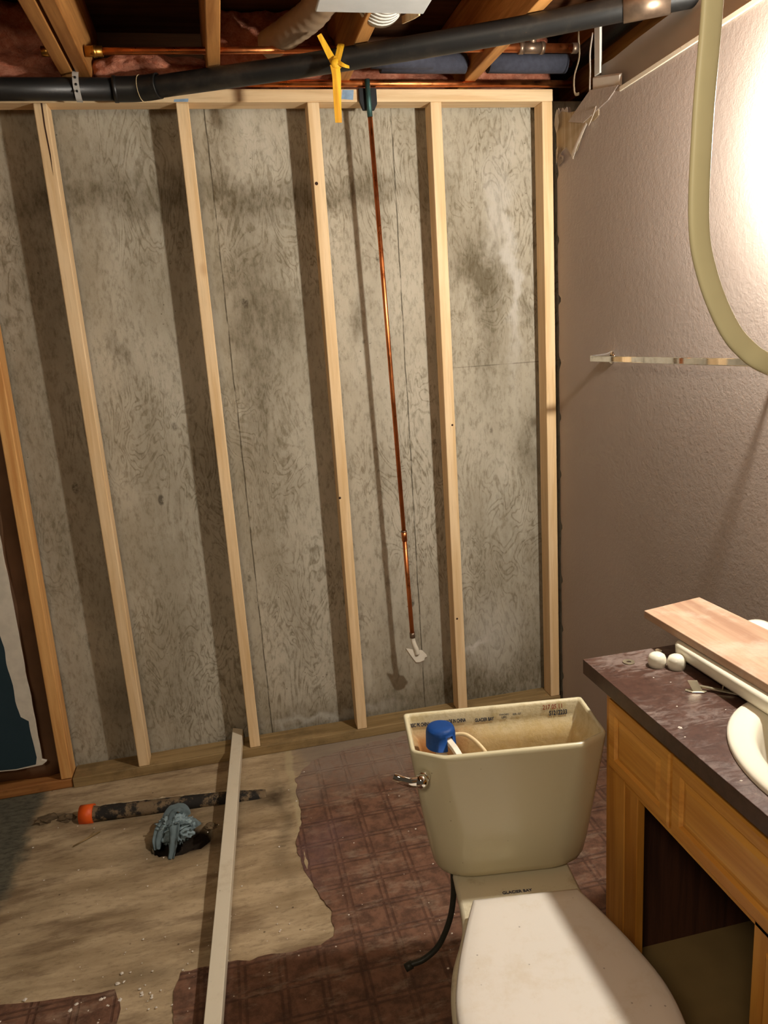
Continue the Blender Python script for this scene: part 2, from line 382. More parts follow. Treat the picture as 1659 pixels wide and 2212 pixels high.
def pipe_open(bm, path, r, ri, k=20):
    path = [Vector(p) for p in path]
    o = sweep(bm, path, circ(r, k), caps=False); i = sweep(bm, path, circ(ri, k), caps=False)
    for e in (0, -1):
        for j in range(k): bm.faces.new((o[e][j], o[e][(j+1) % k], i[e][(j+1) % k], i[e][j]))
def lathe(bm, prof, c=(0, 0, 0), k=32, axis='Z', smooth=True, sx=1, sy=1):
    rings = []
    for r, h in prof:
        ring = []
        for i in range(k):
            a = 2*pi*i/k; p = (r*cos(a)*sx, r*sin(a)*sy, h)
            if axis == 'X': p = (h, r*cos(a), r*sin(a))
            if axis == 'Y': p = (r*cos(a), h, r*sin(a))
            ring.append(bm.verts.new(Vector(c)+Vector(p)))
        rings.append(ring)
    for a, b in zip(rings, rings[1:]):
        for j in range(k):
            F = bm.faces.new((a[j], a[(j+1) % k], b[(j+1) % k], b[j])); F.smooth = smooth
    if prof[0][0] > 1e-6: bm.faces.new(rings[0][::-1])
    if prof[-1][0] > 1e-6: bm.faces.new(rings[-1])
    bmesh.ops.remove_doubles(bm, verts=bm.verts[:], dist=1e-6)
def prism(bm, pts, z0, z1, axis='Z', mi=0):
    def P(a, b, h): return {'Z': (a, b, h), 'X': (h, a, b), 'Y': (a, h, b)}[axis]
    A = [bm.verts.new(P(a, b, z0)) for a, b in pts]; B = [bm.verts.new(P(a, b, z1)) for a, b in pts]
    f = [bm.faces.new(A[::-1]), bm.faces.new(B)]; k = len(pts)
    for i in range(k): f.append(bm.faces.new((A[i], A[(i+1) % k], B[(i+1) % k], B[i])))
    for q in f: q.material_index = mi
def loft(bm, rings, cap0=True, cap1=True, smooth=True, mis=None):
    R = [[bm.verts.new(p) for p in r] for r in rings]; k = len(R[0])
    for i in range(len(R)-1):
        for j in range(k):
            F = bm.faces.new((R[i][j], R[i][(j+1) % k], R[i+1][(j+1) % k], R[i+1][j])); F.smooth = smooth
            if mis: F.material_index = mis[i]
    if cap0: bm.faces.new(R[0][::-1])
    if cap1:
        F = bm.faces.new(R[-1]);
        if mis: F.material_index = mis[-1]
def new(): return bmesh.new()
def thing(name, label, cat, loc=(0, 0, 0), rz=0, group=None):
    o = bpy.data.objects.new(name, None); COL.objects.link(o); o.empty_display_size = .05
    o.location = loc; o.rotation_euler = (0, 0, rz)
    XF[o] = Matrix.Translation(loc) @ Matrix.Rotation(rz, 4, 'Z'); tag(o, label, cat, group); return o
def tag(o, label, cat, group=None):
    o['label'] = label; o['category'] = cat
    if group: o['group'] = group
    return o
def link(name, bm, mat, parent=None, bevel=0.0, local=False, origin=True, label=None, norm=True, seg=2):
    if norm: bmesh.ops.recalc_face_normals(bm, faces=bm.faces[:])
    me = bpy.data.meshes.new(name); bm.to_mesh(me); bm.free()
    for m in (mat if isinstance(mat, (list, tuple)) else [mat]): me.materials.append(M[m] if isinstance(m, str) else m)
    o = bpy.data.objects.new(name, me); COL.objects.link(o)
    if parent:
        o.parent = parent; XF[o] = XF[parent]
        if not local: me.transform(XF[parent].inverted())
    elif origin:
        vs = me.vertices; mn = [min(v.co[i] for v in vs) for i in range(3)]; mx = [max(v.co[i] for v in vs) for i in range(3)]
        c = Vector(((mn[0]+mx[0])/2, (mn[1]+mx[1])/2, mn[2])); me.transform(Matrix.Translation(-c)); o.location = c
        XF[o] = Matrix.Translation(c)
    if bevel:
        b = o.modifiers.new('bevel', 'BEVEL'); b.width = bevel; b.segments = seg; b.limit_method = 'ANGLE'; b.angle_limit = radians(35)
    if label: o['label'] = label
    return o
def struct(name, bm, mat, **kw):
    o = link(name, bm, mat, origin=False, **kw); o['kind'] = 'structure'; return o
def nz(p, s=1.0): return noise.noise(Vector(p)*s)

# ================================================================== SETTING
# floor with a broken-out hole, modelled relief
HX, HY = .365, -.415
def floor_h(x, y):
    h = .0022*nz((x*3, y*9, 0)) + .0012*nz((x*30, y*30, 3))
    r = sqrt(((x-HX)/.085)**2 + ((y-HY)/.058)**2) + .25*nz((x*14, y*14, 5))
    if r < 1.25: h -= .075*max(0, min(1, (1.2-r)/.35))
    # trough of the broken pipe
    t = abs(y+.205+.07*(x-.03)*.9); 
    if .0 < x < .66: h -= .012*max(0, 1-t/.045)*min(1, (x)/.05)*min(1, (.66-x)/.05)
    # dirt heap
    h += .014*max(0, 1-sqrt(((x+.05)/.075)**2+((y+.19)/.045)**2))*(1+.8*nz((x*40, y*40, 1)))
    h += .012*max(0, 1-sqrt(((x-.45)/.05)**2+((y+.39)/.03)**2))*(1+1.2*nz((x*50, y*50, 1)))
    if abs(x-.735) < .02 and y > -.75: h += .003*(1-abs(x-.735)/.02)
    return h
def seq(a, b, s):
    k = max(1, round((b-a)/s)); return [a+(b-a)*i/k for i in range(k+1)]
xs = seq(-2.0, -.3, .1)[:-1] + seq(-.3, .9, .011)[:-1] + seq(.9, 2.4, .08)
ys = seq(-3.6, -1.2, .1)[:-1] + seq(-1.2, .3, .011)
vs = [(x, y, floor_h(x, y) if y < -.02 else 0.0) for y in ys for x in xs]; w_ = len(xs)
fs = [(j*w_+i, j*w_+i+1, (j+1)*w_+i+1, (j+1)*w_+i) for j in range(len(ys)-1) for i in range(w_-1)]
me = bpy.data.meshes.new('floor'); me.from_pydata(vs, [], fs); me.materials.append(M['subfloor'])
for p in me.polygons: p.use_smooth = True
fo = bpy.data.objects.new('floor', me); COL.objects.link(fo); fo['kind'] = 'structure'

# concrete foundation wall
bm = new(); box(bm, -.9, 2.35, .10, .32, -.02, 2.27); struct('wall_back', bm, 'concrete')
# rim board above foundation and subfloor deck as ceiling
bm = new(); box(bm, -2.0, 2.4, .30, .34, 2.27, 2.56); struct('trim_1', bm, 'subdeck')
bm = new(); box(bm, -2.0, 2.42, -3.6, .36, 2.54, 2.57); struct('ceiling', bm, 'subdeck')
# added panel far right, keeps world light out of the wall cavity
bm = new(); box(bm, 2.36, 2.40, -3.6, .34, -.02, 2.56); struct('cavity_light_block', bm, 'subdeck')

# right wall: drywall with broken far top corner, ragged edge along the corner stud
XR = 1.86
edge = []
z = 0.0
while z < 2.02:
    edge.append((-.004 + .006*nz((z*9, 0, 1)) - (.011 if abs((z % .21)-.12) < .012 else 0) - (.012*max(0, 1-abs(z-1.59)/.02)) - .012*max(0, 1-abs(z-1.36)/.02), z)); z += .012
edge += [(-.006, 2.04), (-.012, 2.10), (.004, 2.15), (.012, 2.19), (-.02, 2.215), (-.035, 2.198), (-.05, 2.207), (-.066, 2.196), (-.082, 2.20), (-.09, 2.182),
         (-.13, 2.172), (-.18, 2.170), (-.24, 2.178), (-.30, 2.182), (-.36, 2.178), (-.42, 2.160), (-.45, 2.142), (-3.4, 2.142), (-3.4, 0)]
bm = new(); prism(bm, edge, XR, XR+.0127, 'X'); wr = struct('wall_right', bm, 'wall')
# cap along wall top
bm = new(); box(bm, XR-.004, XR+.02, -3.4, -.425, 2.143, 2.156); struct('trim_2', bm, 'white_paint', bevel=.0015)
# primed board of the old bulkhead, set back above the wall
bm = new(); prism(bm, [(-.255, 2.235), (-.275, 2.262), (-.34, 2.258), (-.46, 2.263), (-3.4, 2.275), (-3.4, 2.10), (-.255, 2.10)], 1.884, 1.897, 'X'); struct('trim_3', bm, 'bulk')
bm = new(); box(bm, XR+.0128, 1.8835, -3.4, -.16, 2.100, 2.112); struct('trim_4', bm, 'subdeck')

# ================================================================== STUD WALL
def lumber(name, pts, mat, label, cat, group=None, bevel=.003, mbow=0):
    bm = new(); hexa(bm, pts); 
    o = link(name, bm, mat, None, bevel); return tag(o, label, cat, group)
G = 'new pine studs of the furring wall'
bm = new(); box(bm, -.9, 1.850, 0, .070, 2.2415, 2.2795); TP = tag(link('top_plate', bm, 'pineX', None, .003), 'long pale pine top plate resting on the studs under the joists', 'plate')
M['chalk'] = plain('blue_chalk_mark', (150, 176, 200), .9, var=.25, scale=60)
for pg in ([(.600, 2.243), (.643, 2.243), (.645, 2.252), (.602, 2.250)], [(1.122, 2.250), (1.160, 2.247), (1.164, 2.276), (1.128, 2.277)]):
    bm = new(); prism(bm, pg, -.0006, .0002, 'Y'); link('chalk_mark', bm, 'chalk', TP, label='pale blue chalk mark')
STUDS = []
def stud(xt, xb, label, mat='pine', z0=.038, z1=2.2414, dep=.068, y=0.0, w=.038, group=G):
    p = []
    for dx in (0, w):
        for dy in (0, dep):
            for zz, xx in ((z0, xb), (z1, xt)): p.append((xx+dx, y+dy, zz))
    o = lumber('wall_stud', p, mat, label, 'stud', group); STUDS.append(o); return o
stud(.1941, .1995, 'new pine stud with a split top, first new one right of the orange stud')
stud(.6054, .6008, 'new pine stud with the white strip ending just left of its foot')
stud(1.0108, 1.0104, 'pine stud with a dark knot near the top, left of the vertical copper pipe')
stud(1.4173, 1.4182, 'new pine stud right of the vertical copper pipe, foot hidden by toilet tank')
stud(1.8102, 1.811, 'new pine stud in the corner against the taupe wall')
# split crack in the first stud: dark filled check is a thin gouge
stud(-.0535, -.0685, 'aged orange stud beside the dark brown facing at the left', 'oldstud', group=None, dep=.07, y=.003)
bm = new(); box(bm, -.030, 1.852, -.002, .090, .0, .0375); tag(link('bottom_plate', bm, 'treated', None, .003), 'long greenish treated bottom plate on the floor under the new studs', 'plate')
bm = new(); box(bm, -.9, -.033, .004, .094, .0, .036); tag(link('bottom_plate', bm, 'oldplate', None, .005), 'short worn orange bottom plate at the far left under the orange stud', 'plate')

def knot(st, x, z, r, y=0.0):
    bm = new(); lathe(bm, [(.0, -.0010), (r*.8, -.0008), (r, 0), (0, 0)], (x, y-.0002, z), 14, 'Y'); link('knot', bm, 'darkknot', st, label='dark knot')
knot(STUDS[2], 1.020, 2.000, .0055); knot(STUDS[2], 1.014, .953, .0045); knot(STUDS[3], 1.444, 1.176, .004); knot(STUDS[3], 1.429, .432, .004)
bm = new(); prism(bm, [(.2165, 2.2405), (.2205, 2.2405), (.2195, 2.18), (.2225, 2.10), (.2205, 2.04), (.2190, 2.10), (.2155, 2.18)], -.0008, .0004, 'Y'); link('crack', bm, 'darkknot', STUDS[0], label='dark split running down from the top')

# insulation facing left of the orange stud
bm = new(); W = 14; H = 40
g = [[bm.verts.new((-.9+(.845)*i/W, .055+.012*nz((i*.5, j*.25, 2))+.01*sin(i*.9), .04+2.2*j/H)) for i in range(W+1)] for j in range(H+1)]
for j in range(H):
    for i in range(W):
        F = bm.faces.new((g[j][i], g[j][i+1], g[j+1][i+1], g[j+1][i])); F.smooth = True
bmesh.ops.solidify(bm, geom=bm.faces[:], thickness=.004)
tag(link('insulation_facing', bm, 'kraft'), 'dark brown wrinkled facing between the teal drywall and the orange stud', 'insulation')
# teal drywall sheet at left
t = thing('drywall_sheet', 'dark teal painted drywall sheet with torn white edge at far left', 'drywall', (-.3, -.01, .12))
e = [(-.9, 2.235)]; z = 2.235
while z > .125:
    e.append((-.114+.004*nz((z*12, 3, 0)), z)); z -= .03
e += [(-.10, .128), (-.115, .118), (-.20, .114), (-.30, .122), (-.45, .112), (-.9, .118)]
bm = new(); prism(bm, e, -.014, -.001, 'Y'); link('gypsum_board', bm, 'gypsum', t, label='bare white torn gypsum edge')
e = [(-.9, 2.23)]; z = 2.23
while z > .135:
    e.append(((-.168 if z > .60 else -.168+(.60-z)*.04) + (.022 if z < .30 else 0)*1.0 + .005*nz((z*15, 7, 0)), z)); z -= .02
e += [(-.135, .124), (-.20, .119), (-.3, .127), (-.9, .122)]
bm = new(); prism(bm, e, -.0152, -.0142, 'Y'); link('paint_layer', bm, 'teal', t, label='dark teal paint layer')

# ================================================================== JOISTS, INSULATION
GJ = 'floor joists overhead'
for x0, lab in ((-.13, 'floor joist overhead at the far left edge'), (.290, 'left one of the doubled floor joists above the perforated strap'),
                (.336, 'right one of the doubled floor joists above the perforated strap'), (.708, 'floor joist overhead between doubled joist and yellow strap'),
                (1.112, 'floor joist overhead just behind the yellow strap'), (1.535, 'floor joist overhead between the two dark foam pipe sleeves'), (2.01, 'floor joist overhead above the taupe wall')):
    bm = new(); box(bm, x0, x0+.038, -3.5, .295, 2.30, 2.538)
    tag(link('floor_joist', bm, 'joist', None, .003), lab, 'joist', GJ)
def batt(x0, x1, y0, y1, z0, z1, label, seed, amp=.035):
    bm = new(); nx, ny, nzz = 22, 22, 10
    bmesh.ops.create_grid(bm, x_segments=nx, y_segments=ny, size=.5)
    for v in bm.verts:
        u, w = v.co.x+.5, v.co.y+.5
        ed = min(u, 1-u, w, 1-w)
        x = x0+(x1-x0)*u; y = y0+(y1-y0)*w
        hz = z0+(z1-z0)*(1-min(1, ed*7)) if ed < .14 else z0
        hz += amp*(noise.fractal(Vector((x*7, y*7, seed)), .8, 2.1, 4))
        v.co = (x, y, min(hz, 2.535))
    for f in bm.faces: f.smooth = True
    r = bmesh.ops.extrude_face_region(bm, geom=bm.faces[:])
    for v in [q for q in r['geom'] if isinstance(q, bmesh.types.BMVert)]: v.co.z = 2.537
    return tag(link('insulation_batt', bm, 'insul'), label, 'insulation', 'pink insulation batts between the joists')
def slope(x0, x1, label, seed, y0=-.02, y1=.292, z0=2.33, z1=2.53):
    """batt stuffed against the rim board, front face bulging"""
    bm = new(); bmesh.ops.create_grid(bm, x_segments=24, y_segments=18, size=.5)
    for v in bm.verts:
        u, w = v.co.x+.5, v.co.y+.5
        x = x0+(x1-x0)*u; z = z0+(z1-z0)*w
        y = y0+.10*w*w + .05*noise.fractal(Vector((x*8, z*9, seed)), .8, 2.1, 4)+.03*(abs(u-.5)*2)**3
        z += .018*nz((x*9, 1, seed))*(1-w)
        v.co = (x, y, min(z, 2.536))
    for f in bm.faces: f.smooth = True
    r = bmesh.ops.extrude_face_region(bm, geom=bm.faces[:])
    for v in [q for q in r['geom'] if isinstance(q, bmesh.types.BMVert)]: v.co.y = y1
    return tag(link('insulation_batt', bm, 'insul'), label, 'insulation', 'pink insulation batts between the joists')
slope(-.091, .289, 'pink insulation stuffed above the top plate left of the doubled joist', 1)
slope(.375, .707, 'pink insulation stuffed above the top plate right of the doubled joist', 2, z1=2.40)
slope(.747, 1.111, 'pink insulation stuffed above the top plate left of the yellow strap', 3)
slope(1.151, 1.534, 'pink insulation behind the copper pipe right of the yellow strap', 4, z1=2.42, y0=.10)
slope(1.574, 1.905, 'pink insulation in the corner bay by the corner bead', 5, y0=.10)
batt(-.091, .289, -1.1, -.16, 2.43, 2.53, 'pink insulation lying in the bay at upper left', 6)
batt(.747, 1.111, -1.3, -.40, 2.50, 2.535, 'dark pink insulation in the bay left of the white fan box', 7)
batt(2.05, 2.352, -.9, .1, 2.36, 2.50, 'lit pink insulation above the primed bulkhead board', 8, .03)

# ================================================================== PIPES OVERHEAD
t = thing('drain_pipe', 'long black plastic drain pipe crossing below the joists', 'pipe', (.5, -.05, 2.2))
bm = new(); pipe_open(bm, [(-.7, -.052, 2.262), (.0, -.052, 2.2625), (.46, -.05, 2.263)], .0302, .026, 28); link('straight_pipe', bm, 'abs', t)
bm = new(); P_ = catmull([(.53, -.056, 2.264), (.80, -.165, 2.2655), (1.062, -.278, 2.267), (1.497, -.492, 2.269), (1.775, -.66, 2.2695), (2.2, -.92, 2.270)], 8)
pipe_open(bm, P_, .0302, .026, 28); link('sloping_pipe', bm, 'abs', t)
bm = new(); pipe_open(bm, catmull([(.435, -.05, 2.263), (.47, -.05, 2.263), (.50, -.052, 2.2635), (.535, -.062, 2.264), (.565, -.075, 2.2645)], 6), .0345, .0303, 28); link('elbow_fitting', bm, 'abs', t)
bm = new(); pipe_open(bm, [(.432, -.05, 2.263), (.443, -.05, 2.263)], .0362, .0340, 28); link('fitting_rim', bm, 'abs', t)
bm = new(); pipe_open(bm, [(.512, -.054, 2.2637), (.5135, -.0545, 2.2637)], .0362, .0344, 28); link('glue_ring', bm, 'cream', t, label='yellowish glue ring')
bm = new(); pipe_open(bm, [(1.745, -.642, 2.2694), (1.84, -.70, 2.2696)], .034, .0303, 24); link('coupling', bm, 'solder', t, label='grey metal band clamp')
# second black pipe running back along the soffit
bm = new(); pipe_open(bm, [(1.945, .25, 2.372), (1.950, -2.4, 2.375)], .030, .026, 24)
tag(link('vent_pipe', bm, 'abs'), 'black plastic pipe running overhead along the bulkhead at upper right', 'pipe')
# perforated hanger strap
t = thing('hanger_strap', 'perforated metal hanger strap holding the black drain pipe at left', 'strap', (.334, -.085, 2.22))
pts = catmull([(.338, -.012, 2.335), (.337, -.05, 2.312), (.336, -.080, 2.297), (.334, -.0875, 2.265), (.334, -.070, 2.235), (.334, -.05, 2.2285)], 6)
bm = new(); sweep(bm, pts, [(-.0008, -.0085), (.0008, -.0085), (.0008, .0085), (-.0008, .0085)], up=(0, -1, 0), smooth=False); link('metal_band', bm, 'galv', t)
for zz in (2.318, 2.300, 2.282, 2.264, 2.246):
    bm = new(); yy = -.0895 if zz < 2.29 else -.0895+(zz-2.29)*1.7
    lathe(bm, [(.0, -.0006), (.0035, -.0006), (.0035, .0006), (0, .0006)], (.3345, yy, zz), 12, 'Y'); link('strap_hole', bm, 'black', t, label='dark punched hole')
# yellow strap tied round the pipe
t = thing('yellow_strap', 'yellow webbing strap knotted round the black pipe with a hanging end', 'strap', (1.06, -.3, 2.08))
def ribbon(bm, pts, w, th=.0012, up=(0, -1, 0), k=6, ws=None):
    path = catmull(pts, k); sc = None
    if ws: sc = [ws[0]+(ws[1]-ws[0])*i/(len(path)-1) for i in range(len(path))]
    sweep(bm, path, [(-th/2, -w/2), (th/2, -w/2), (th/2+.001, 0), (th/2, w/2), (-th/2, w/2), (-th/2-.001, 0)], up=up, smooth=False, scale=sc)
bm = new(); ribbon(bm, [(1.013, -.325, 2.315), (1.026, -.325, 2.29), (1.04, -.326, 2.262), (1.051, -.328, 2.242), (1.062, -.332, 2.228)], .022, ws=(.6, 1.15)); link('left_loop', bm, 'yellow', t)
bm = new(); ribbon(bm, [(1.082, -.24, 2.312), (1.081, -.275, 2.309), (1.072, -.322, 2.290), (1.062, -.328, 2.262), (1.052, -.330, 2.236)], .018); link('right_loop', bm, 'yellow', t)
bm = new(); ribbon(bm, [(1.048, -.336, 2.238), (1.051, -.336, 2.21), (1.050, -.332, 2.17), (1.049, -.330, 2.13), (1.049, -.328, 2.093)], .024, ws=(1.1, .78)); link('hanging_end', bm, 'yellow', t)
bm = new(); ribbon(bm, [(1.048, -.334, 2.255), (1.060, -.342, 2.240), (1.074, -.345, 2.232), (1.088, -.338, 2.231)], .014, ws=(1.1, .5)); link('knot_tail', bm, 'yellow', t)
bm = new(); lathe(bm, [(0, -.014), (.010, -.010), (.0145, 0), (.010, .010), (0, .014)], (1.052, -.336, 2.240), 12, sx=1.1, sy=.5); link('knot', bm, 'yellow', t)

# copper lines
bm = new(); pipe_open(bm, [(.70, -.002, 2.294), (1.915, -.002, 2.294)], .0110, .008, 16)
tag(link('copper_pipe', bm, 'copper'), 'bright copper pipe lying horizontally just above the top plate', 'pipe', 'copper water lines')
t = thing('copper_pipe', 'copper pipe crossing the joists high up from a brass fitting at left', 'pipe', (.4, -.14, 2.33))
bm = new(); pipe_open(bm, [(.41, -.14, 2.332), (1.20, -.16, 2.338)], .0095, .0075, 16); link('tube', bm, 'copper', t)
bm = new(); pipe_open(bm, [(.378, -.139, 2.332), (.425, -.14, 2.332)], .014, .0096, 16); pipe_open(bm, [(.398, -.139, 2.332), (.408, -.14, 2.332)], .0165, .013, 6); link('brass_fitting', bm, 'brass', t)
bm = new(); pipe_open(bm, [(.262, -.135, 2.332), (.288, -.135, 2.332)], .013, .0096, 16); link('brass_fitting', bm, 'brass', t)
t = thing('copper_pipe', 'copper pipe with soldered tee ending above the right foam sleeve', 'pipe', (1.6, -.19, 2.33))
bm = new(); pipe_open(bm, [(1.20, -.185, 2.335), (1.83, -.195, 2.335)], .0125, .010, 18); link('tube', bm, 'copper', t)
bm = new(); pipe_open(bm, [(1.66, -.192, 2.335), (1.725, -.193, 2.335)], .0155, .0126, 18); link('tee_fitting', bm, 'solder', t)
bm = new(); pipe_open(bm, [(1.648, -.192, 2.335), (1.664, -.192, 2.335)], .0175, .0126, 18); link('solder_joint', bm, 'solder', t)
bm = new(); pipe_open(bm, [(1.718, -.193, 2.335), (1.730, -.193, 2.335)], .0175, .0126, 18); link('solder_joint', bm, 'solder', t)
bm = new(); pipe_open(bm, [(1.695, -.192, 2.345), (1.695, -.192, 2.53)], .0085, .007, 16); pipe_open(bm, [(1.695, -.192, 2.345), (1.695, -.192, 2.375)], .011, .0086, 16); link('riser', bm, 'solder', t)
bm = new(); pipe_open(bm, [(1.822, -.195, 2.335), (1.842, -.195, 2.335)], .0148, .0126, 18); link('end_cap', bm, 'solder', t)
def foam(x0, x1, y, z, lab, r=.0285, ext=.02):
    t = thing('foam_pipe_sleeve', lab, 'pipe insulation', (x0, y, z), group='dark foam pipe sleeves')
    bm = new(); pipe_open(bm, [(x0, y, z), ((x0+x1)/2, y+.002, z), (x1, y, z)], r, .011, 20); link('sleeve', bm, 'foam', t)
    bm = new(); tube(bm, [(x0-ext, y, z), (x1+ext, y, z)], .0108, 14); link('inner_pipe', bm, 'copper', t)
foam(1.245, 1.525, -.050, 2.338, 'longer dark foam sleeve in front of the pink insulation, left of the joist')
foam(1.600, 1.870, -.055, 2.338, 'dark foam sleeve right of the joist near the corner bead')
foam(1.20, 1.395, -.122, 2.322, 'foam sleeve tucked right under the black drain pipe, uppermost left', .024, .001)

# fan housing and ducts
t = thing('bath_fan_box', 'grey white exhaust fan housing hanging from the joists at top', 'fan', (1.08, -.66, 2.27))
bm = new(); box(bm, .985, 1.215, -.86, -.600, 2.2765, 2.44); link('housing', bm, 'fanbox', t, .004)
bm = new(); box(bm, .965, 1.235, -.88, -.585, 2.268, 2.276); link('flange', bm, 'fanbox', t, .003)
bm = new()
pipe_open(bm, [(1.155, -.598, 2.350), (1.160, -.44, 2.350)], .060, .057, 32); lathe(bm, [(.0, 0), (.057, 0), (.057, .003), (0, .003)], (1.160, -.445, 2.350), 32, 'Y'); link('duct_collar', bm, 'duct', t)
for k in range(8):
    bm = new(); pipe_open(bm, [(1.1555+.0004*k, -.590+.018*k, 2.350), (1.1557+.0004*k, -.581+.018*k, 2.350)], .0620, .0601, 32); link('collar_rib', bm, 'duct', t)
bm = new(); path = catmull([(1.045, -.56, 2.395), (1.04, -.45, 2.385), (1.005, -.31, 2.375), (.955, -.20, 2.372), (.90, -.09, 2.372)], 14)
rr = [.88+.022*sin(i*1.6) for i in range(len(path))]
sweep(bm, path, circ(.046, 24), scale=rr); tag(link('flexible_duct', bm, 'flex'), 'brownish translucent flexible duct leading down left from the fan box', 'duct')
bm = new(); sweep(bm, [(1.225, -.585, 2.275), (1.235, -.50, 2.30), (1.225, -.42, 2.318)], [(-.009, -.002), (.009, -.002), (.009, .002), (-.009, .002)], smooth=False)
tag(link('wood_cleat', bm, 'pine'), 'small pale wood cleat at the right corner of the fan box', 'wood strip')
# black rubber sleeve where the vertical pipe enters the plate
bm = new(); prism(bm, [(1.178, 2.279), (1.236, 2.279), (1.236, 2.232), (1.226, 2.214), (1.188, 2.214), (1.178, 2.240)], -.012, -.0005, 'Y')
tag(link('rubber_boot', bm, 'black', None, .002), 'black rubber boot on the top plate behind the vertical copper pipe', 'pipe boot')

# vertical copper drop
t = thing('vertical_copper_pipe', 'vertical copper pipe hanging between studs with a capped stub', 'pipe', (1.235, -.02, .3))
PX = lambda z: 1.206 + (2.25-z)*.0205
PY = -.022
def drop(z1, z0): return [(PX(z1), PY, z1), (PX((z1+z0)/2), PY, (z1+z0)/2), (PX(z0), PY, z0)]
bm = new(); tube(bm, drop(2.215, .800), .0078, 16); link('upper_tube', bm, 'copper', t)
bm = new(); tube(bm, drop(2.30, 2.19), .0085, 16); link('greened_top', bm, 'patina', t, label='green tarnished top length')
bm = new(); tube(bm, drop(.80, .41), .0082, 16); link('lower_tube', bm, 'copper', t)
bm = new(); tube(bm, drop(.808, .772), .0102, 16); link('coupling', bm, 'copper', t)
bm = new(); tube(bm, drop(.811, .806), .0108, 16); link('solder_ring', bm, 'solder', t)
bm = new(); tube(bm, drop(.412, .392), .0105, 16); link('adapter', bm, 'solder', t)
bm = new(); tube(bm, catmull([(PX(.395), PY, .396), (PX(.38)+.001, PY, .38), (1.249, PY-.006, .362), (1.2545, PY-.012, .345), (1.256, PY-.013, .328)], 6), .0090, 16); link('white_stub', bm, 'wplastic', t, label='white plastic stub')
bm = new()
pl = [(1.214, .356), (1.226, .352), (1.250, .344), (1.276, .340), (1.292, .320), (1.293, .312), (1.284, .310), (1.281, .301), (1.262, .296), (1.248, .298), (1.238, .313), (1.226, .334)]
cn = Vector((1.25, PY-.02, .322)); A = []
vs = [Vector((x, PY-.006-(.350-z)*.22, z)) for x, z in pl]
a = [bm.verts.new(v) for v in vs]; b = [bm.verts.new(v+Vector((0, .006, -.008))) for v in vs]
bm.faces.new(a); bm.faces.new(b[::-1])
for i in range(len(a)): bm.faces.new((a[i], a[(i+1) % len(a)], b[(i+1) % len(a)], b[i]))
link('plaster_chunk', bm, 'gypsum', t, .001, label='broken chunk of cream plaster at the pipe end')

# ================================================================== TORN CORNER
t = thing('torn_drywall_corner', 'torn paper flaps and bare kraft patch at the far top corner of the wall', 'drywall scraps', (XR, -.2, 2.05))
bm = new(); pr = [(-.006, 2.19), (-.05, 2.196), (-.10, 2.178), (-.16, 2.168), (-.24, 2.172), (-.30, 2.16), (-.30, 2.115), (-.27, 2.108), (-.22, 2.11), (-.19, 2.085), (-.155, 2.05), (-.12, 2.04), (-.08, 2.08), (-.04, 2.072), (-.01, 2.05), (-.004, 2.12)]
prism(bm, pr, XR-.0012, XR+.0005, 'X'); link('bare_patch', bm, 'core', t, label='tan bare kraft patch')
def flap(name, ring, mat='paper'):
    bm = new(); v = [bm.verts.new(p) for p in ring]; c = bm.verts.new(sum((Vector(p) for p in ring), Vector())/len(ring)+Vector((-.004, 0, 0)))
    for i in range(len(v)): bm.faces.new((v[i], v[(i+1) % len(v)], c))
    bmesh.ops.solidify(bm, geom=bm.faces[:], thickness=.0008); return link(name, bm, mat, t)
flap('paper_flap', [(1.859, .004, 2.20), (1.850, -.03, 2.21), (1.846, -.045, 2.19), (1.85, -.045, 2.165), (1.852, -.03, 2.145), (1.858, -.006, 2.14), (1.858, .012, 2.17)])
bm = new(); ribbon(bm, [(1.857, -.225, 2.112), (1.852, -.195, 2.085), (1.850, -.165, 2.06), (1.852, -.135, 2.036)], .020, .001, up=(1, 0, 0), ws=(.5, 1.1)); link('curled_flap', bm, 'paper', t)
bm = new(); ribbon(bm, [(1.855, -.285, 2.142), (1.846, -.288, 2.12), (1.842, -.272, 2.10), (1.850, -.255, 2.104)], .014, .001, up=(1, 0, 0), ws=(.9, .8)); link('curled_flap', bm, 'paper', t)
flap('paper_flap', [(1.858, -.002, 2.088), (1.852, -.03, 2.093), (1.850, -.035, 2.07), (1.857, -.012, 2.05), (1.858, -.002, 2.04)])
flap('hanging_scrap', [(1.856, -.04, 2.09), (1.846, -.06, 2.06), (1.848, -.085, 2.05), (1.85, -.075, 2.037), (1.855, -.02, 2.03), (1.857, -.012, 2.05)], 'wall')
# drywall stub end of old soffit + vertical bead
t = thing('soffit_remnant', 'broken end of the old soffit with vertical white corner bead beside pink insulation', 'soffit', (1.86, -.33, 2.18))
bm = new(); hexa(bm, [(1.862, -.255, 2.19), (1.862, -.255, 2.232), (1.862, -.415, 2.158), (1.862, -.415, 2.190), (1.872, -.255, 2.19), (1.872, -.255, 2.238), (1.872, -.415, 2.158), (1.872, -.415, 2.196)]); link('broken_board', bm, 'paper', t, .002)
bm = new(); prism(bm, [(-.25, 2.20), (-.42, 2.162), (-.36, 2.14), (-.20, 2.12), (-.10, 2.15), (-.17, 2.175)], XR-.004, XR+.001, 'X'); link('joint_skin', bm, 'wall', t)
bm = new(); box(bm, 1.866, 1.872, -.292, -.262, 2.235, 2.415); box(bm, 1.866, 1.890, -.262, -.259, 2.235, 2.415); link('corner_bead', bm, 'duct', t, .002)
bm = new(); ribbon(bm, [(1.868, -.245, 2.36), (1.862, -.24, 2.31), (1.866, -.232, 2.26), (1.858, -.245, 2.20), (1.862, -.25, 2.185)], .008, .001, up=(1, 0, 0)); link('torn_tape', bm, 'paper', t)
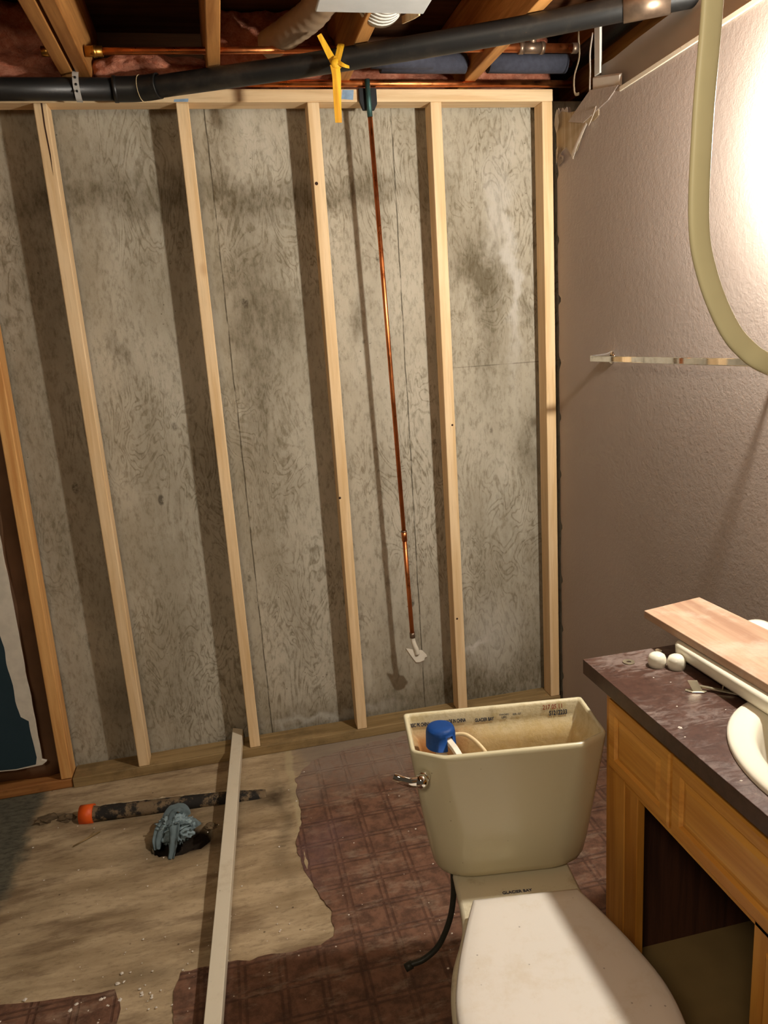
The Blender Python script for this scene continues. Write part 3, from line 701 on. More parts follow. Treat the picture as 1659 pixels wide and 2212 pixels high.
bm = new(); ribbon(bm, [(1.866, -.30, 2.44), (1.855, -.305, 2.40), (1.860, -.315, 2.37), (1.852, -.335, 2.345)], .016, .001, up=(1, 0, 0), ws=(1.1, .3)); link('torn_tape', bm, 'paper', t)
bm = new(); ribbon(bm, [(1.864, -.16, 2.40), (1.858, -.172, 2.37), (1.862, -.168, 2.32), (1.856, -.145, 2.27), (1.86, -.14, 2.225), (1.862, -.165, 2.215)], .009, .001, up=(1, 0, 0))
tag(link('torn_paper_strip', bm, 'core'), 'curly tan paper strip hanging in the dark gap above the corner stud', 'paper scrap')

# ================================================================== TOWEL BAR
t = thing('towel_bar', 'chrome towel bar mounted on the taupe wall', 'towel bar', (1.79, -.74, 1.38))
bm = new(); box(bm, 1.786, 1.790, -1.16, -.382, 1.3835, 1.4015); link('bar', bm, 'chrome', t, .0022, seg=4)
for y in (-.385, -1.125):
    bm = new(); sweep(bm, catmull([(1.789, y, 1.3935), (1.808, y, 1.3950), (1.838, y, 1.397), (1.852, y, 1.401), (1.858, y, 1.404)], 6), [(-.0085, -.003), (.0085, -.003), (.0085, .003), (-.0085, .003)])
    p = link('post', bm, 'chrome', t, .0015)
    bm = new(); lathe(bm, [(.0205, 0), (.0200, -.003), (.015, -.0065), (.007, -.0085), (0, -.009)], (1.8598, y, 1.391), 24, 'X')
    link('wall_rosette', bm, 'chrome', p)

# vanity light (just out of the frame, on the wall)
t = thing('vanity_light', 'wall light above the sink with a glowing globe, at the right', 'light', (1.86, -1.35, 1.90))
bm = new(); box(bm, 1.838, 1.8595, -1.60, -1.17, 1.835, 1.92); link('back_plate', bm, 'chrome', t, .004)
for (x, y, z) in BULBS:
    bm = new(); tube(bm, [(1.84, y, z), (1.782, y, z)], .018, 20); link('lamp_holder', bm, 'brass', t)
    bm = new(); lathe(bm, [(.036*sin(pi*i/14), -.036*cos(pi*i/14)) for i in range(15)], (x, y, z), 28); link('globe', bm, 'bulb', t, label='glowing globe')

# cable
bm = new(); cp = catmull([(1.118, -1.90, 1.99), (1.119, -1.90, 1.90), (1.1165, -1.90, 1.772), (1.1105, -1.90, 1.677), (1.1095, -1.90, 1.584), (1.1215, -1.90, 1.533), (1.144, -1.90, 1.488), (1.166, -1.90, 1.463), (1.195, -1.90, 1.445), (1.27, -1.88, 1.425), (1.42, -1.82, 1.43), (1.62, -1.70, 1.55), (1.78, -1.66, 1.75), (1.82, -1.66, 1.88)], 8)
cp = [Vector((1.118, -1.90, 2.52)), Vector((1.118, -1.90, 2.25))] + cp
sweep(bm, cp, [(.0105*(abs(cos(a))**.7)*(1 if cos(a) > 0 else -1), .0042*(abs(sin(a))**.7)*(1 if sin(a) > 0 else -1)) for a in [2*pi*i/20 for i in range(20)]], up=(1, 0, 0))
tag(link('electrical_cable', bm, 'cable'), 'flat cream yellow electrical cable looping down in front of the wall', 'cable')

# ================================================================== VINYL, FLOOR ITEMS
def rag_edge(pts, amp, s):
    out = []
    for i, p in enumerate(pts[:-1]):
        q = pts[i+1]; L = sqrt((q[0]-p[0])**2+(q[1]-p[1])**2); k = max(1, int(L/.015))
        for j in range(k):
            u = j/k; x = p[0]+(q[0]-p[0])*u; y = p[1]+(q[1]-p[1])*u
            out.append((x+amp*nz((x*s, y*s, 1)), y+amp*nz((x*s, y*s, 9))))
    out.append(pts[-1]); return out
e = rag_edge([(1.9, -.035), (1.3, -.04), (.98, -.055), (.82, -.10), (.748, -.20), (.742, -.42), (.716, -.55), (.722, -.66), (.755, -.78), (.778, -.86), (.772, -.945), (.735, -.962), (.52, -.955), (.385, -.945), (.372, -1.0), (.376, -1.1), (.37, -1.4)], .010, 30)
bm = new(); prism(bm, e+[(.37, -3.3), (1.9, -3.3)], -.001, .0032)
o = link('vinyl_flooring', bm, 'vinyl', None, origin=False); tag(o, 'large worn red-brown embossed vinyl sheet with torn edge under the toilet', 'flooring')
e = rag_edge([(-.5, -.90), (-.10, -.915), (.10, -.945), (.235, -.958), (.250, -1.0), (.25, -1.1), (.255, -1.4)], .006, 24)
bm = new(); prism(bm, e+[(.255, -3.3), (-.5, -3.3)], -.001, .0032)
o = link('vinyl_flooring', bm, 'vinyl', None, origin=False); tag(o, 'small leftover piece of red-brown vinyl at the bottom left corner', 'flooring')

# white wood strip lying from the floor onto the plate
bm = new(); A_ = Vector((.430, -1.75, .0035)); B_ = Vector((.562, .099, .046))
d = (B_-A_).normalized(); sd = d.cross(Vector((0, 0, 1))).normalized(); u_ = sd.cross(d)
pp = []
for s_ in (-.0195, .0195):
    for base in (A_, B_):
        for h in (0, .034): pp.append(base+sd*s_+u_*h)
pp[2] += d*-.0; pp[6] += -d*.02; pp[7] += -d*.02
hexa(bm, pp); tag(link('white_wood_strip', bm, 'white_paint', None, .002), 'long white painted wood strip lying on the floor, far end on the bottom plate', 'wood strip')

# broken pipe in the trough
t = thing('broken_floor_pipe', 'weathered split pipe lying in a trough in the floor with an orange end', 'pipe', (.3, -.23, 0))
pa = [Vector((.035, -.198, .010)), Vector((.20, -.213, .008)), Vector((.36, -.228, .006)), Vector((.50, -.24, .003)), Vector((.64, -.25, -.008))]
pa = catmull(pa, 12)
bm = new(); k = 22; rings = []
for i, p in enumerate(pa):
    tt = i/(len(pa)-1); ring = []
    for j in range(k):
        a = 2*pi*j/k
        r = .030*(1-.25*tt)*(1+.05*nz((i*.5, j*.6, 2)))
        # split along the top: sunken groove with ragged lip
        g_ = abs(((a-pi*.42+pi) % (2*pi))-pi)
        if .08 < tt and g_ < .34+.12*nz((i*.45, 3, 3)): r *= .80
        ring.append(p+Vector((0, r*cos(a), r*sin(a)*.85)))
    rings.append(ring)
loft(bm, rings); link('pipe_body', bm, 'oldpipe', t)
bm = new(); ex = []
for i in range(2, 30):
    p = pa[i]; a = pi*.30+.10*nz((i*.7, 1, 1)); ex.append(p+Vector((0, .0285*cos(a)*.92, .0285*sin(a)*.85)))
ex = [p+Vector((0, .006*nz((q*.9, 2, 4)), .002*nz((q*1.3, 8, 4)))) for q, p in enumerate(ex)]; sweep(bm, ex, circ(.0026, 6), scale=[max(.15, .5+2.2*nz((i*.8, 5, 5))) for i in range(len(ex))]); link('split_lip', bm, 'core', t, label='pale ragged lip of the split')
bm = new(); pipe_open(bm, [(.028, -.1975, .010), (.072, -.2015, .010)], .0325, .027, 24); link('orange_collar', bm, 'orange', t, label='orange collar')

# rag: crumpled cloth
t = thing('crumpled_rag', 'crumpled blue grey rag stuffed over the hole in the floor', 'rag', (HX, HY+.03, 0))
bm = new(); bmesh.ops.create_icosphere(bm, subdivisions=5, radius=1)
for v in bm.verts:
    d = v.co.normalized(); q = 1-abs(noise.noise(d*2.4+Vector((3, 1, 7))))*1.9; q2 = 1-abs(noise.noise(d*4.6))*1.6
    r = .044+.034*q*q*q+.010*q2
    v.co = Vector((d.x*r*1.15, d.y*r*.80, d.z*r*.80)) + Vector((HX, HY+.035, .030))
for f in bm.faces: f.smooth = True
link('bunched_cloth', bm, 'rag', t)
def cloth(pts, w0, w1, seed, up=(0, 0, 1)):
    bm = new(); path = catmull(pts, 8); n_w = 10; rows = []
    for i, p in enumerate(path):
        tt = i/(len(path)-1); tg = (path[min(i+1, len(path)-1)]-path[max(i-1, 0)]).normalized()
        s = tg.cross(Vector(up)).normalized(); nn = s.cross(tg); w = w0+(w1-w0)*tt
        rows.append([bm.verts.new(p+s*((j/n_w-.5)*w)+nn*(.005*sin(j/n_w*pi*3.2+seed)+.007*nz((i*.3, j*.4, seed)))) for j in range(n_w+1)])
    for a, b in zip(rows, rows[1:]):
        for j in range(n_w):
            F = bm.faces.new((a[j], a[j+1], b[j+1], b[j])); F.smooth = True
    bmesh.ops.solidify(bm, geom=bm.faces[:], thickness=.0018); return link('cloth_fold', bm, 'rag', t)
x0, y0 = HX, HY
cloth([(x0-.01, y0+.03, .075), (x0+.005, y0-.01, .075), (x0+.002, y0-.05, .050), (x0-.006, y0-.085, .018), (x0-.012, y0-.125, .004)], .055, .028, 1)
cloth([(x0-.01, y0+.02, .080), (x0-.045, y0+.012, .070), (x0-.068, y0-.02, .040), (x0-.070, y0-.055, .010)], .075, .026, 3)
cloth([(x0, y0+.02, .078), (x0+.045, y0+.03, .065), (x0+.078, y0+.03, .050), (x0+.090, y0+.018, .030)], .07, .052, 5)
cloth([(x0-.03, y0+.04, .07), (x0-.005, y0+.065, .098), (x0+.035, y0+.07, .100), (x0+.045, y0+.06, .060)], .060, .05, 7)

for o in t.children:      # bunch the cloth to its real size over the hole
    o.data.transform(Matrix.Translation((-.018, -.008, 0)) @ Matrix.Diagonal((.74, .74, .78, 1)))
# clods, sticks, crumbs
def clod(x, y, r, label, mat='dirt', sq=.55, seed=0):
    bm = new(); bmesh.ops.create_icosphere(bm, subdivisions=3, radius=1)
    for v in bm.verts:
        d = v.co.normalized(); q = 1+.5*noise.fractal(d*2.2+Vector((seed, 0, 0)), .9, 2, 4); v.co = Vector((x+d.x*r*q*1.3, y+d.y*r*q*.9, r*.35+d.z*r*q*sq))
    return tag(link('dirt_clod', bm, mat), label, 'dirt', 'dirt clods on the floor')
clod(-.075, -.185, .026, 'left dirt clod in the heap beside the orange pipe end', seed=1)
clod(-.02, -.195, .022, 'right dirt clod in the heap beside the orange pipe end', seed=5)
clod(.455, -.385, .016, 'dark dirt clod at the right of the rag', seed=9)
t = thing('twig', 'thin forked twig on the floor below the orange pipe end', 'twig', (.07, -.33, 0))
bm = new(); tube(bm, [(.03, -.352, .004), (.065, -.33, .006), (.105, -.302, .006)], .0024, 8); link('stem', bm, 'treated', t)
bm = new(); tube(bm, [(.07, -.328, .006), (.085, -.300, .008)], .0018, 8); link('fork', bm, 'treated', t)
bm = new(); rc = random.Random(4)
def crumb(bm, x, y, r, z=0.003):
    k = rc.randint(4, 6); a0 = rc.random()*6; top = bm.verts.new((x, y, z+r*.5))
    ring = [bm.verts.new((x+r*(.6+.6*rc.random())*cos(a0+2*pi*i/k), y+r*(.6+.6*rc.random())*sin(a0+2*pi*i/k), z)) for i in range(k)]
    for i in range(k): bm.faces.new((ring[i], ring[(i+1) % k], top))
    bm.faces.new(ring[::-1])
for _ in range(120): crumb(bm, rc.uniform(-.1, 1.2), rc.uniform(-1.15, -.1), rc.choice([.0012, .0018, .0025, .0035]))
for _ in range(46): crumb(bm, rc.gauss(.24, .10), rc.gauss(-.99, .06), rc.choice([.002, .003, .0045, .006]))
for _ in range(26): crumb(bm, rc.gauss(.55, .1), rc.gauss(-.88, .06), rc.choice([.0015, .002, .003]))
o = link('plaster_crumbs', bm, 'paper'); tag(o, 'white plaster crumbs scattered over the bare floor and vinyl', 'crumbs'); o['kind'] = 'stuff'

def scale_about_camera(objs, k, c, fix=None):
    # built group scaled about the camera position: every coordinate times k plus the shift c; fix(old, new) keeps floor and wall contact
    for o in objs:
        if o not in XF: XF[o] = Matrix.Identity(4)
        loc = XF[o].translation.copy()
        if o.type == 'MESH':
            R3 = XF[o].to_3x3(); Ri = R3.inverted(); nl = loc*k + c
            for v in o.data.vertices:
                w = R3 @ v.co + loc; n = w*k + c
                if fix: n = fix(w, n)
                v.co = Ri @ (n - nl)
            for m in o.modifiers: m.width *= k
        if o.parent is None: o.location = loc*k + c
BEFORE = set(bpy.data.objects)
# ================================================================== TOILET (local frame: x across, -y towards the front)
TL = thing('toilet', 'bone white toilet with open tank missing its lid and closed white seat', 'toilet', (1.1485, -1.1615, 0), radians(-8))
def fillet(pts, rad, k=5):
    out = []; n = len(pts)
    for i in range(n):
        p = Vector(pts[i]); a = Vector(pts[i-1]); b = Vector(pts[(i+1) % n]); r = rad[i]
        da = (a-p).normalized(); db = (b-p).normalized(); s = p+da*r; e_ = p+db*r
        for j in range(k+1):
            t_ = j/k; out.append((1-t_)**2*s+2*t_*(1-t_)*p+t_*t_*e_)
    return out
def tring(z, w, bs, bf, wc, back=0.0, rr=1.0, inset=0.0):
    P = [(-w, -back), (-w, -bs), (-wc, -bf), (wc, -bf), (w, -bs), (w, -back)]
    i = inset; P = [(-w+i, -back-i), (-w+i, -bs+i*.4), (-wc+i*.4, -bf+i), (wc-i*.4, -bf+i), (w-i, -bs+i*.4), (w-i, -back-i)]
    R_ = [.014*rr, .019*rr, .023*rr, .023*rr, .019*rr, .014*rr]
    return [(p.x, p.y, z) for p in fillet([(a, b) for a, b in P], R_)]
def tank_dims(z):
    t_ = (z-.40)/.30; s = t_**.8 if t_ > 0 else 0
    return (.156+.0425*s, .135+.018*s, .165+.023*s, .105+.035*s)
rings = []; mis = []
for z, ins in ((.393, .050), (.394, .030), (.399, .014), (.409, .005), (.424, .001)):
    rings.append(tring(z, *tank_dims(max(z, .40)), inset=ins, rr=1.35))
for z in (.46, .50, .54, .58, .62, .66, .69): rings.append(tring(z, *tank_dims(z), rr=1.35-.85*max(0, (z-.5)/.2)))
rings.append(tring(.699, *tank_dims(.70), inset=0, rr=.5)); rings.append(tring(.703, *tank_dims(.70), inset=.003, rr=.5))
mis = [0]*(len(rings)-1)
rings.append(tring(.7025, *tank_dims(.70), inset=.008, rr=.45)); mis.append(0)
for z, ins in ((.697, .0105), (.672, .011), (.658, .012), (.650, .020), (.62, .024), (.55, .026), (.46, .030), (.44, .045)):
    rings.append(tring(z, *tank_dims(z), inset=ins, rr=.42)); mis.append(1)
mis.append(1)
bm = new(); loft(bm, rings, mis=mis)
tank = link('tank', bm, ['tank', 'tank_in'], TL, local=True)
# bowl
def bring(z, wd, wm, f, bk=.0, grow=0.0):
    P = [(-wd, -bk), (-wd, -.18), (-wd*1.06, -.28), (-wm*.93, -.38), (-wm, -.48), (-wm*.93, -.59), (-wm*.62, -f+.035), (0, -f),
         (wm*.62, -f+.035), (wm*.93, -.59), (wm, -.48), (wm*.93, -.38), (wd*1.06, -.28), (wd, -.18), (wd, -bk)]
    q = catmull([(a, b, z) for a, b in P], 5)
    return [tuple(v) for v in q]
bm = new()
loft(bm, [bring(.0, .105, .115, .60, .04), bring(.012, .106, .118, .602, .04), bring(.03, .095, .105, .585, .05), bring(.12, .092, .10, .58, .05), bring(.22, .100, .125, .62, .03), bring(.30, .112, .16, .675, .01),
          bring(.35, .120, .176, .705, 0), bring(.380, .124, .181, .712, 0), bring(.388, .123, .180, .711, .001), bring(.393, .117, .174, .705, .006)])
link('bowl', bm, 'bowl', TL, local=True)
def lidring(z, ins=0.0, dy=0.0):
    P = [(-.103, -.252), (-.128, -.315), (-.157, -.40), (-.1755, -.485), (-.171, -.57), (-.148, -.64), (-.10, -.69), (0, -.713),
         (.10, -.69), (.148, -.64), (.171, -.57), (.1755, -.485), (.157, -.40), (.128, -.315), (.103, -.252)]
    q = catmull([(a, b, 0) for a, b in P], 5); c = Vector((0, -.48, 0)); out = []
    for v in q:
        d = v-c; L = d.length; v2 = c+d*(1-ins/L); out.append((v2.x, v2.y+dy, z))
    return out
bm = new(); loft(bm, [lidring(.396, .004), lidring(.400, 0), lidring(.408, 0), lidring(.413, .004)]); link('seat_ring', bm, 'seat', TL, local=True)
bm = new(); loft(bm, [lidring(.416, .003, .0), lidring(.419, -.001), lidring(.427, -.001), lidring(.433, .003), lidring(.4365, .012), lidring(.4375, .035), lidring(.4365, .10)]); link('lid', bm, 'seat', TL, local=True)
for s in (-1, 1):
    bm = new(); box(bm, s*.075-.018, s*.075+.018, -.262, -.238, .393, .414); link('hinge', bm, 'seat', TL, .004, local=True)
# flush handle on the chamfered corner
bm = new(); hc = Vector((-.176, -.170, .656)); hd = Vector((-.42, -.90, 0)).normalized()
tube(bm, [hc-hd*.006, hc+hd*.010], .0125, 20)
h = link('flush_handle', bm, 'chrome', TL, .003, local=True, label='chrome flush handle')
bm = new(); lathe(bm, [(0, -.0145), (.008, -.012), (.0135, -.004), (.0135, .004), (.008, .012), (0, .0145)], tuple(hc+hd*.018), 18)
sweep(bm, catmull([hc+hd*.018, hc+hd*.024+Vector((-.018, .0, .003)), hc+hd*.027+Vector((-.036, .003, .011)), hc+hd*.024+Vector((-.050, .005, .016))], 6),
      [(.008*cos(a), .0042*sin(a)) for a in [2*pi*i/14 for i in range(14)]], scale=[1.5-.6*i/18 for i in range(19)], up=(0, 0, 1))
link('handle_arm', bm, 'chrome', h, local=True)
# fill valve
bm = new(); vc = (-.128, -.082)
fv = link('fill_valve', (lambda b: (tube(b, [(vc[0], vc[1], .444), (vc[0], vc[1], .675)], .012, 16), b)[1])(bm), 'wplastic', TL, local=True)
bm = new(); R1 = .0305; k = 40; prof = [(.0, .712), (.020, .7115), (.027, .709), (.0295, .704), (.0305, .698), (.0315, .668)]
vr = [[bm.verts.new((vc[0]+r*cos(2*pi*i/k), vc[1]+r*sin(2*pi*i/k), z)) for i in range(k)] for r, z in prof[1:]]
tp = bm.verts.new((vc[0], vc[1], .712))
for i in range(k):
    bm.faces.new((vr[0][i], vr[0][(i+1) % k], tp)).smooth = True
    for q in range(len(vr)-1):
        ang = 360*(i+.5)/k
        if q == len(vr)-2 and 286 < ang < 318: continue
        bm.faces.new((vr[q][i], vr[q][(i+1) % k], vr[q+1][(i+1) % k], vr[q+1][i])).smooth = True
bmesh.ops.solidify(bm, geom=bm.faces[:], thickness=.0025)
link('valve_cap', bm, 'blue', fv, local=True, label='blue plastic valve cap')
bm = new(); sweep(bm, [(vc[0]+.008, vc[1]-.012, .692), (vc[0]+.022, vc[1]-.040, .680), (vc[0]+.034, vc[1]-.066, .664)], [(-.0045, -.0065), (.0045, -.0065), (.0045, .0065), (-.0045, .0065)], up=(0, 0, 1), smooth=False); link('float_arm', bm, 'wplastic', fv, .001, local=True)
bm = new(); box(bm, vc[0]+.026, vc[0]+.044, vc[1]-.080, vc[1]-.064, .640, .668); link('arm_clip', bm, 'wplastic', fv, .002, local=True)
bm = new(); tube(bm, catmull([(vc[0]+.028, vc[1]-.004, .690), (vc[0]+.050, vc[1]-.012, .692), (vc[0]+.072, vc[1]-.030, .680), (vc[0]+.090, vc[1]-.05, .655), (vc[0]+.10, vc[1]-.06, .60)], 8), .0042, 12); link('refill_tube', bm, 'cream', fv, local=True)
# lettering
def text(body, size, loc, rot, mat, parent, sx=1.0, bold=0.0, label=None):
    cu = bpy.data.curves.new('lettering', 'FONT'); cu.body = body; cu.size = size; cu.align_x = 'CENTER'; cu.extrude = .0002; cu.offset = bold
    to = bpy.data.objects.new('tmp', cu); COL.objects.link(to)
    dg = bpy.context.evaluated_depsgraph_get(); dg.update(); me = bpy.data.meshes.new_from_object(to.evaluated_get(dg)); bpy.data.objects.remove(to)
    me.name = 'lettering'; me.transform(Matrix.Translation(loc) @ rot @ Matrix.Diagonal((sx, 1, 1, 1)))
    me.materials.clear(); me.materials.append(M[mat]); o = bpy.data.objects.new('lettering', me); COL.objects.link(o); o.parent = parent; XF[o] = XF[parent]
    if label: o['label'] = label
    return o
RX = Matrix.Rotation(radians(90), 4, 'X'); yb = -.0118
text('BSIC PK CHINA', .0120, (-.163, yb, .674), RX, 'ink', tank, .52, .0004, 'dark blue stamped letters at the left inside')
text('MADE IN CHINA', .012, (-.086, yb, .675), RX, 'ink', tank, .52, .0004)
text('GLACIER BAY', .0110, (-.022, yb, .672), RX, 'ink', tank, .62, .0003, 'maker lettering inside the tank')
text('STANDARD', .006, (.022, yb, .681), RX, 'ink', tank, .7)
text('UPC', .007, (.022, yb, .674), RX, 'ink', tank, .9)
text('009-107', .007, (.050, yb, .679), RX, 'ink', tank, .8)
text('S1212233', .0155, (.142, yb, .670), RX, 'ink', tank, .66, .0003, 'serial number S1212233')
text('217 05 11', .015, (.130, yb, .6855), RX, 'redink', tank, .74, .0002, 'faded red date numbers')
text('GLACIER BAY', .0100, (-.004, -.203, .3937), Matrix.Identity(4), 'ink', TL, 1.0, .0002, 'maker lettering on the bowl deck')
# supply hose hanging below tank
HO = TL
bm = new(); Mi = XF[TL]
def loc2(p): return Mi.inverted() @ Vector(p)
hp = catmull([loc2(p) for p in ((1.012, -1.262, .396), (1.010, -1.262, .33), (.998, -1.262, .27), (.972, -1.262, .215), (.938, -1.262, .188), (.910, -1.262, .182), (.895, -1.262, .176))], 8)
bm = new(); tube(bm, hp, .0062, 14); ho = link('supply_hose', bm, 'hose', TL, local=True, label='dark supply hose hanging free')
bm = new(); tube(bm, [hp[-9], hp[-1]], .0088, 12); link('hose_nut', bm, 'hose', ho, local=True)

def toilet_fix(w, n):
    if w.z <= .12: n.z = .0036 + w.z*(.0649-.0036)/.12
    return n
scale_about_camera([o for o in bpy.data.objects if o not in BEFORE], 1.04, Vector((-.02597, .1027, -.05985)), toilet_fix)  # toilet scaled up about the camera position, pedestal squeezed to meet the floor
TL.location.z = 0.0
for o in TL.children_recursive:
    if o.type == 'MESH': o.data.transform(Matrix.Translation((0, 0, -.05985)))
BEFORE = set(bpy.data.objects)
# ================================================================== VANITY
VX = 1.385
V = thing('vanity_cabinet', 'honey oak vanity cabinet with an open doorless bay', 'cabinet', (1.62, -1.8, 0))
YE = -3.0
bm = new(); box(bm, VX+.019, XR-.001, -1.245, -1.226, .0035, .744); link('end_panel', bm, ['cabdark'], V)
bm = new(); box(bm, VX+.02, XR-.002, YE, -1.2455, .045, .060); link('floor_panel', bm, 'cabfloor', V)
bm = new(); box(bm, XR-.012, XR-.001, YE, -1.2455, .061, .744); link('back_panel', bm, 'cabdark', V)
bm = new(); box(bm, VX+.06, VX+.075, YE, -1.2455, .0035, .0449); link('toe_kick', bm, 'cabdark', V)
# face frame
bm = new(); box(bm, VX, VX+.0189, -1.302, -1.226, .0035, .744); link('stile', bm, 'cabv', V, .002)
bm = new(); box(bm, VX+.001, VX+.0189, -1.352, -1.3035, .0035, .560); link('stile', bm, 'cabv', V, .002)
bm = new(); box(bm, VX, VX+.0189, -1.775, -1.700, .0035, .555); link('stile', bm, 'cabv', V, .002)
bm = new(); box(bm, VX, VX+.0189, YE, -1.3021, .545, .744); link('rail', bm, 'cab', V, .002)
bm = new(); box(bm, VX, VX+.0189, YE, -1.7005, .0035, .045); link('rail', bm, 'cab', V, .002)
def front(y0, y1, z0, z1, name, mat):
    f = VX-.0005; th = .016; st = .026
    bm = new()
    # frame ring with bevelled raised centre
    def rect(i, x): return [(x, y0-i, z0+i), (x, y1+i, z0+i), (x, y1+i, z1-i), (x, y0-i, z1-i)]
    loft(bm, [rect(0, f), rect(0, f-th+.003), rect(.004, f-th), rect(st, f-th), rect(st+.005, f-th+.006), rect(st+.018, f-th+.0015), rect(st+.020, f-th+.0015)], smooth=False)
    return link(name, bm, mat, V)
front(-1.262, -1.484, .572, .728, 'drawer_front', 'cab')
front(-1.492, -1.98, .572, .728, 'drawer_front', 'cab')
front(-1.745, -2.10, .05, .535, 'door', 'cabv')
# worktop with sink cutout
SXc, SYc, SA, SB = 1.605, -1.71, .213, .262
bm = new(); k = 64
cx0, cx1, cy0, cy1 = 1.358, XR-.001, -3.0, -1.170
inner = [(SXc+.93*SA*cos(2*pi*i/k), SYc+.93*SB*sin(2*pi*i/k)) for i in range(k)]
def outer(i):
    a = 2*pi*i/k; dx, dy = cos(a), sin(a)
    tx = ((cx1-SXc)/dx if dx > 1e-9 else (cx0-SXc)/dx if dx < -1e-9 else 1e9); ty = ((cy1-SYc)/dy if dy > 1e-9 else (SYc-.9-SYc)/dy if dy < -1e-9 else 1e9)
    t_ = min(tx, ty); return (SXc+dx*t_, SYc+dy*t_)
ou = [outer(i) for i in range(k)]
for corner in ((cx0, cy1), (cx1, cy1), (cx0, SYc-.9), (cx1, SYc-.9)):
    j = min(range(k), key=lambda q: (ou[q][0]-corner[0])**2+(ou[q][1]-corner[1])**2); ou[j] = corner
R = []
for z in (.746, .780): R.append(([bm.verts.new((x, y, z)) for x, y in inner], [bm.verts.new((x, y, z)) for x, y in ou]))
for i in range(k):
    j = (i+1) % k
    bm.faces.new((R[1][0][i], R[1][0][j], R[1][1][j], R[1][1][i])); bm.faces.new((R[0][0][i], R[0][1][i], R[0][1][j], R[0][0][j]))
    bm.faces.new((R[0][1][i], R[1][1][i], R[1][1][j], R[0][1][j])); bm.faces.new((R[0][0][i], R[0][0][j], R[1][0][j], R[1][0][i]))
o = link('worktop', bm, 'counter', None, .0012, origin=False); tag(o, 'dusty dark brown laminate vanity worktop against the taupe wall', 'worktop')
# sink
bm = new(); rings = []
for a, z in ((1.0, .7803), (1.0, .786), (.985, .790), (.95, .792), (.86, .792), (.82, .790), (.79, .782), (.765, .765), (.70, .715), (.58, .675), (.38, .655), (.12, .648)):
    rings.append([(SXc+SA*a*cos(2*pi*i/72), SYc+SB*a*sin(2*pi*i/72), z) for i in range(72)])
loft(bm, rings, cap0=False); t = link('sink_basin', bm, 'sink', None, norm=True); tag(t, 'cream oval drop-in sink in the worktop', 'sink')
bm = new(); lathe(bm, [(0, .0), (.021, .0), (.021, .003), (0, .003)], (SXc, SYc, .6485), 24); link('drain', bm, 'chrome', t)

# tank lid under the plank, lying on worktop and sink rim
bm = new(); ring = lambda z, i: [(p.x, p.y, z) for p in fillet([(1.532+i, -1.655+i), (1.532+i, -1.232-i), (1.787-i, -1.185-i), (1.787-i, -1.655+i)], [.03]*4, 6)]
loft(bm, [ring(.7935, .012), ring(.796, .004), ring(.802, .0005), ring(.820, 0), ring(.825, .003), ring(.827, .012)])
o = link('tank_lid', bm, 'white_china', None); tag(o, 'white ceramic tank lid lying on the worktop beneath the plank', 'tank lid')
o.rotation_euler = (radians(-.8), 0, 0)
bm = new(); hexa(bm, [(1.552, -1.96, .829), (1.552, -1.96, .847), (1.541, -1.112, .829), (1.541, -1.112, .847), (1.742, -1.96, .829), (1.742, -1.96, .847), (1.705, -1.082, .829), (1.705, -1.082, .847)])
tag(link('wood_plank', bm, 'plank', None, .0015), 'reddish brown wooden plank lying across the white tank lid', 'plank')

# bolt caps
def cap(x, y, label):
    bm = new(); lathe(bm, [(.0185, 0), (.0188, .010), (.0182, .018), (.0155, .0245), (.0095, .0282), (0, .029)], (x, y, .7802), 32)
    tag(link('bolt_cap', bm, 'white_china'), label, 'bolt cap', 'white toilet bolt caps')
cap(1.488, -1.252, 'left white domed bolt cap on the brown worktop')
cap(1.519, -1.275, 'right white domed bolt cap, beside the tank lid')
def ringobj(name, x, y, r, ri, h, mat, label, cat, z=.7803, k=24):
    bm = new(); pipe_open(bm, [(x, y, z), (x, y, z+h)], r, ri, k); tag(link(name, bm, mat, None), label, cat)
ringobj('washer', 1.441, -1.219, .0125, .005, .002, 'hardware', 'pale flat washer on the worktop left of the bolt caps', 'washer')
ringobj('hex_nut', 1.523, -1.203, .0085, .0045, .009, 'oldpipe', 'dark hex nut standing behind the bolt caps', 'nut', k=6)
ringobj('washer', 1.556, -1.262, .011, .0045, .002, 'oldpipe', 'dark washer in the shadow beside the tank lid', 'washer')
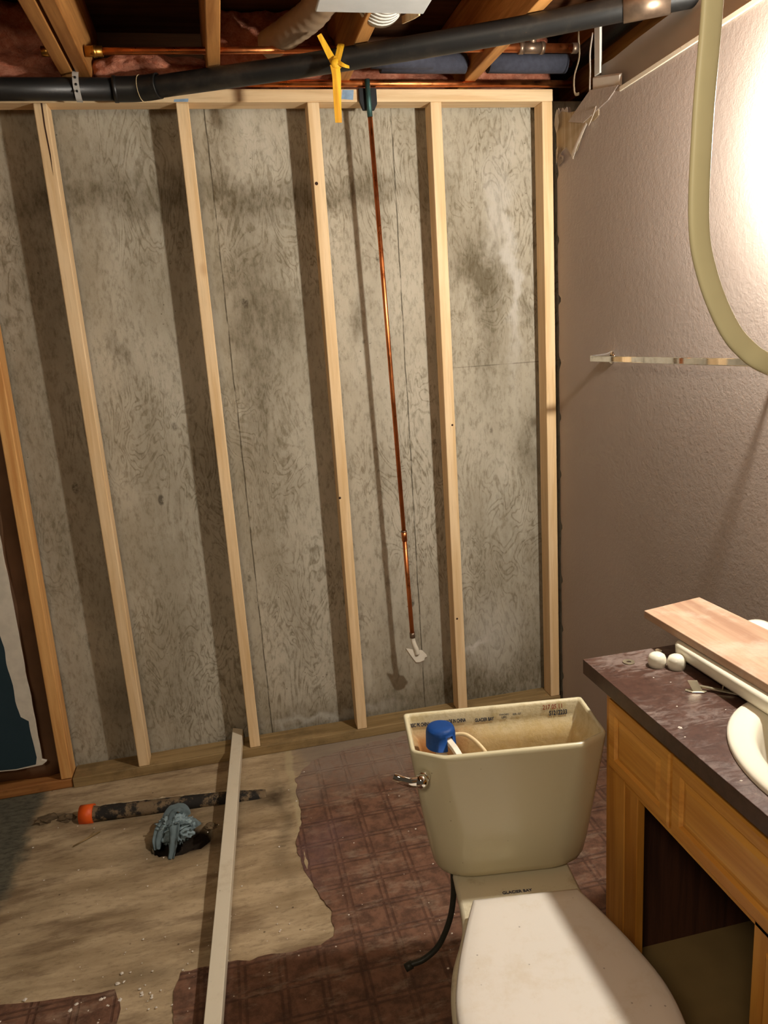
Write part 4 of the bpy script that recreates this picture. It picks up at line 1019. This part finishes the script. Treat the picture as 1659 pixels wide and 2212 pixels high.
# hinge hardware
t = thing('cabinet_hinge', 'loose zinc cabinet hinge with a screw lying before the tank lid', 'hinge', (1.50, -1.37, .78))
bm = new(); prism(bm, [(1.474, -1.372), (1.482, -1.383), (1.503, -1.392), (1.512, -1.388), (1.508, -1.378), (1.480, -1.366)], .7805, .7820); link('base_plate', bm, 'hardware', t, .0005)
bm = new(); hexa(bm, [(1.486, -1.381, .782), (1.484, -1.366, .797), (1.488, -1.377, .782), (1.486, -1.362, .797), (1.503, -1.387, .782), (1.501, -1.372, .797), (1.505, -1.383, .782), (1.503, -1.368, .797)]); link('knuckle', bm, 'hardware', t)
bm = new(); hexa(bm, [(1.500, -1.376, .786), (1.500, -1.376, .789), (1.500, -1.366, .786), (1.500, -1.366, .789), (1.556, -1.425, .782), (1.556, -1.425, .785), (1.560, -1.418, .782), (1.560, -1.418, .785)]); link('arm', bm, 'hardware', t)
bm = new(); tube(bm, [(1.535, -1.402, .784), (1.541, -1.400, .806)], .0014, 8); lathe(bm, [(0, 0), (.003, 0), (.003, .0015), (0, .0015)], (1.541, -1.400, .806), 10); link('screw', bm, 'hardware', t)
# crumbs on worktop
bm = new(); rc = random.Random(11)
for x, y, r in ((1.385, -1.49, .0045), (1.375, -1.52, .002), (1.47, -1.33, .002), (1.425, -1.42, .002), (1.38, -1.66, .003), (1.45, -1.30, .0018), (1.50, -1.46, .0018), (1.56, -1.21, .002)): crumb(bm, x, y, r, .7803)
o = link('plaster_crumbs', bm, 'paper'); tag(o, 'tiny white plaster crumbs on the brown worktop', 'crumbs'); o['kind'] = 'stuff'
bm = new(); tube(bm, [(1.388, -1.180, .742), (1.396, -1.22, .741)], .0025, 8); link('caulk_bead', bm, 'paper', V, label='white bead of caulk under the worktop corner')

def vanity_fix(w, n):
    if w.z < .01: n.z = .0034
    if w.x > 1.84: n.x = w.x
    return n
scale_about_camera([o for o in bpy.data.objects if o not in BEFORE], .972, Vector((.01818, -.07189, .0419)), vanity_fix)  # vanity and items on it scaled down about the camera position
V.location.z = 0.0
for o in V.children_recursive:
    if o.type == 'MESH': o.data.transform(Matrix.Translation((0, 0, .0419)))
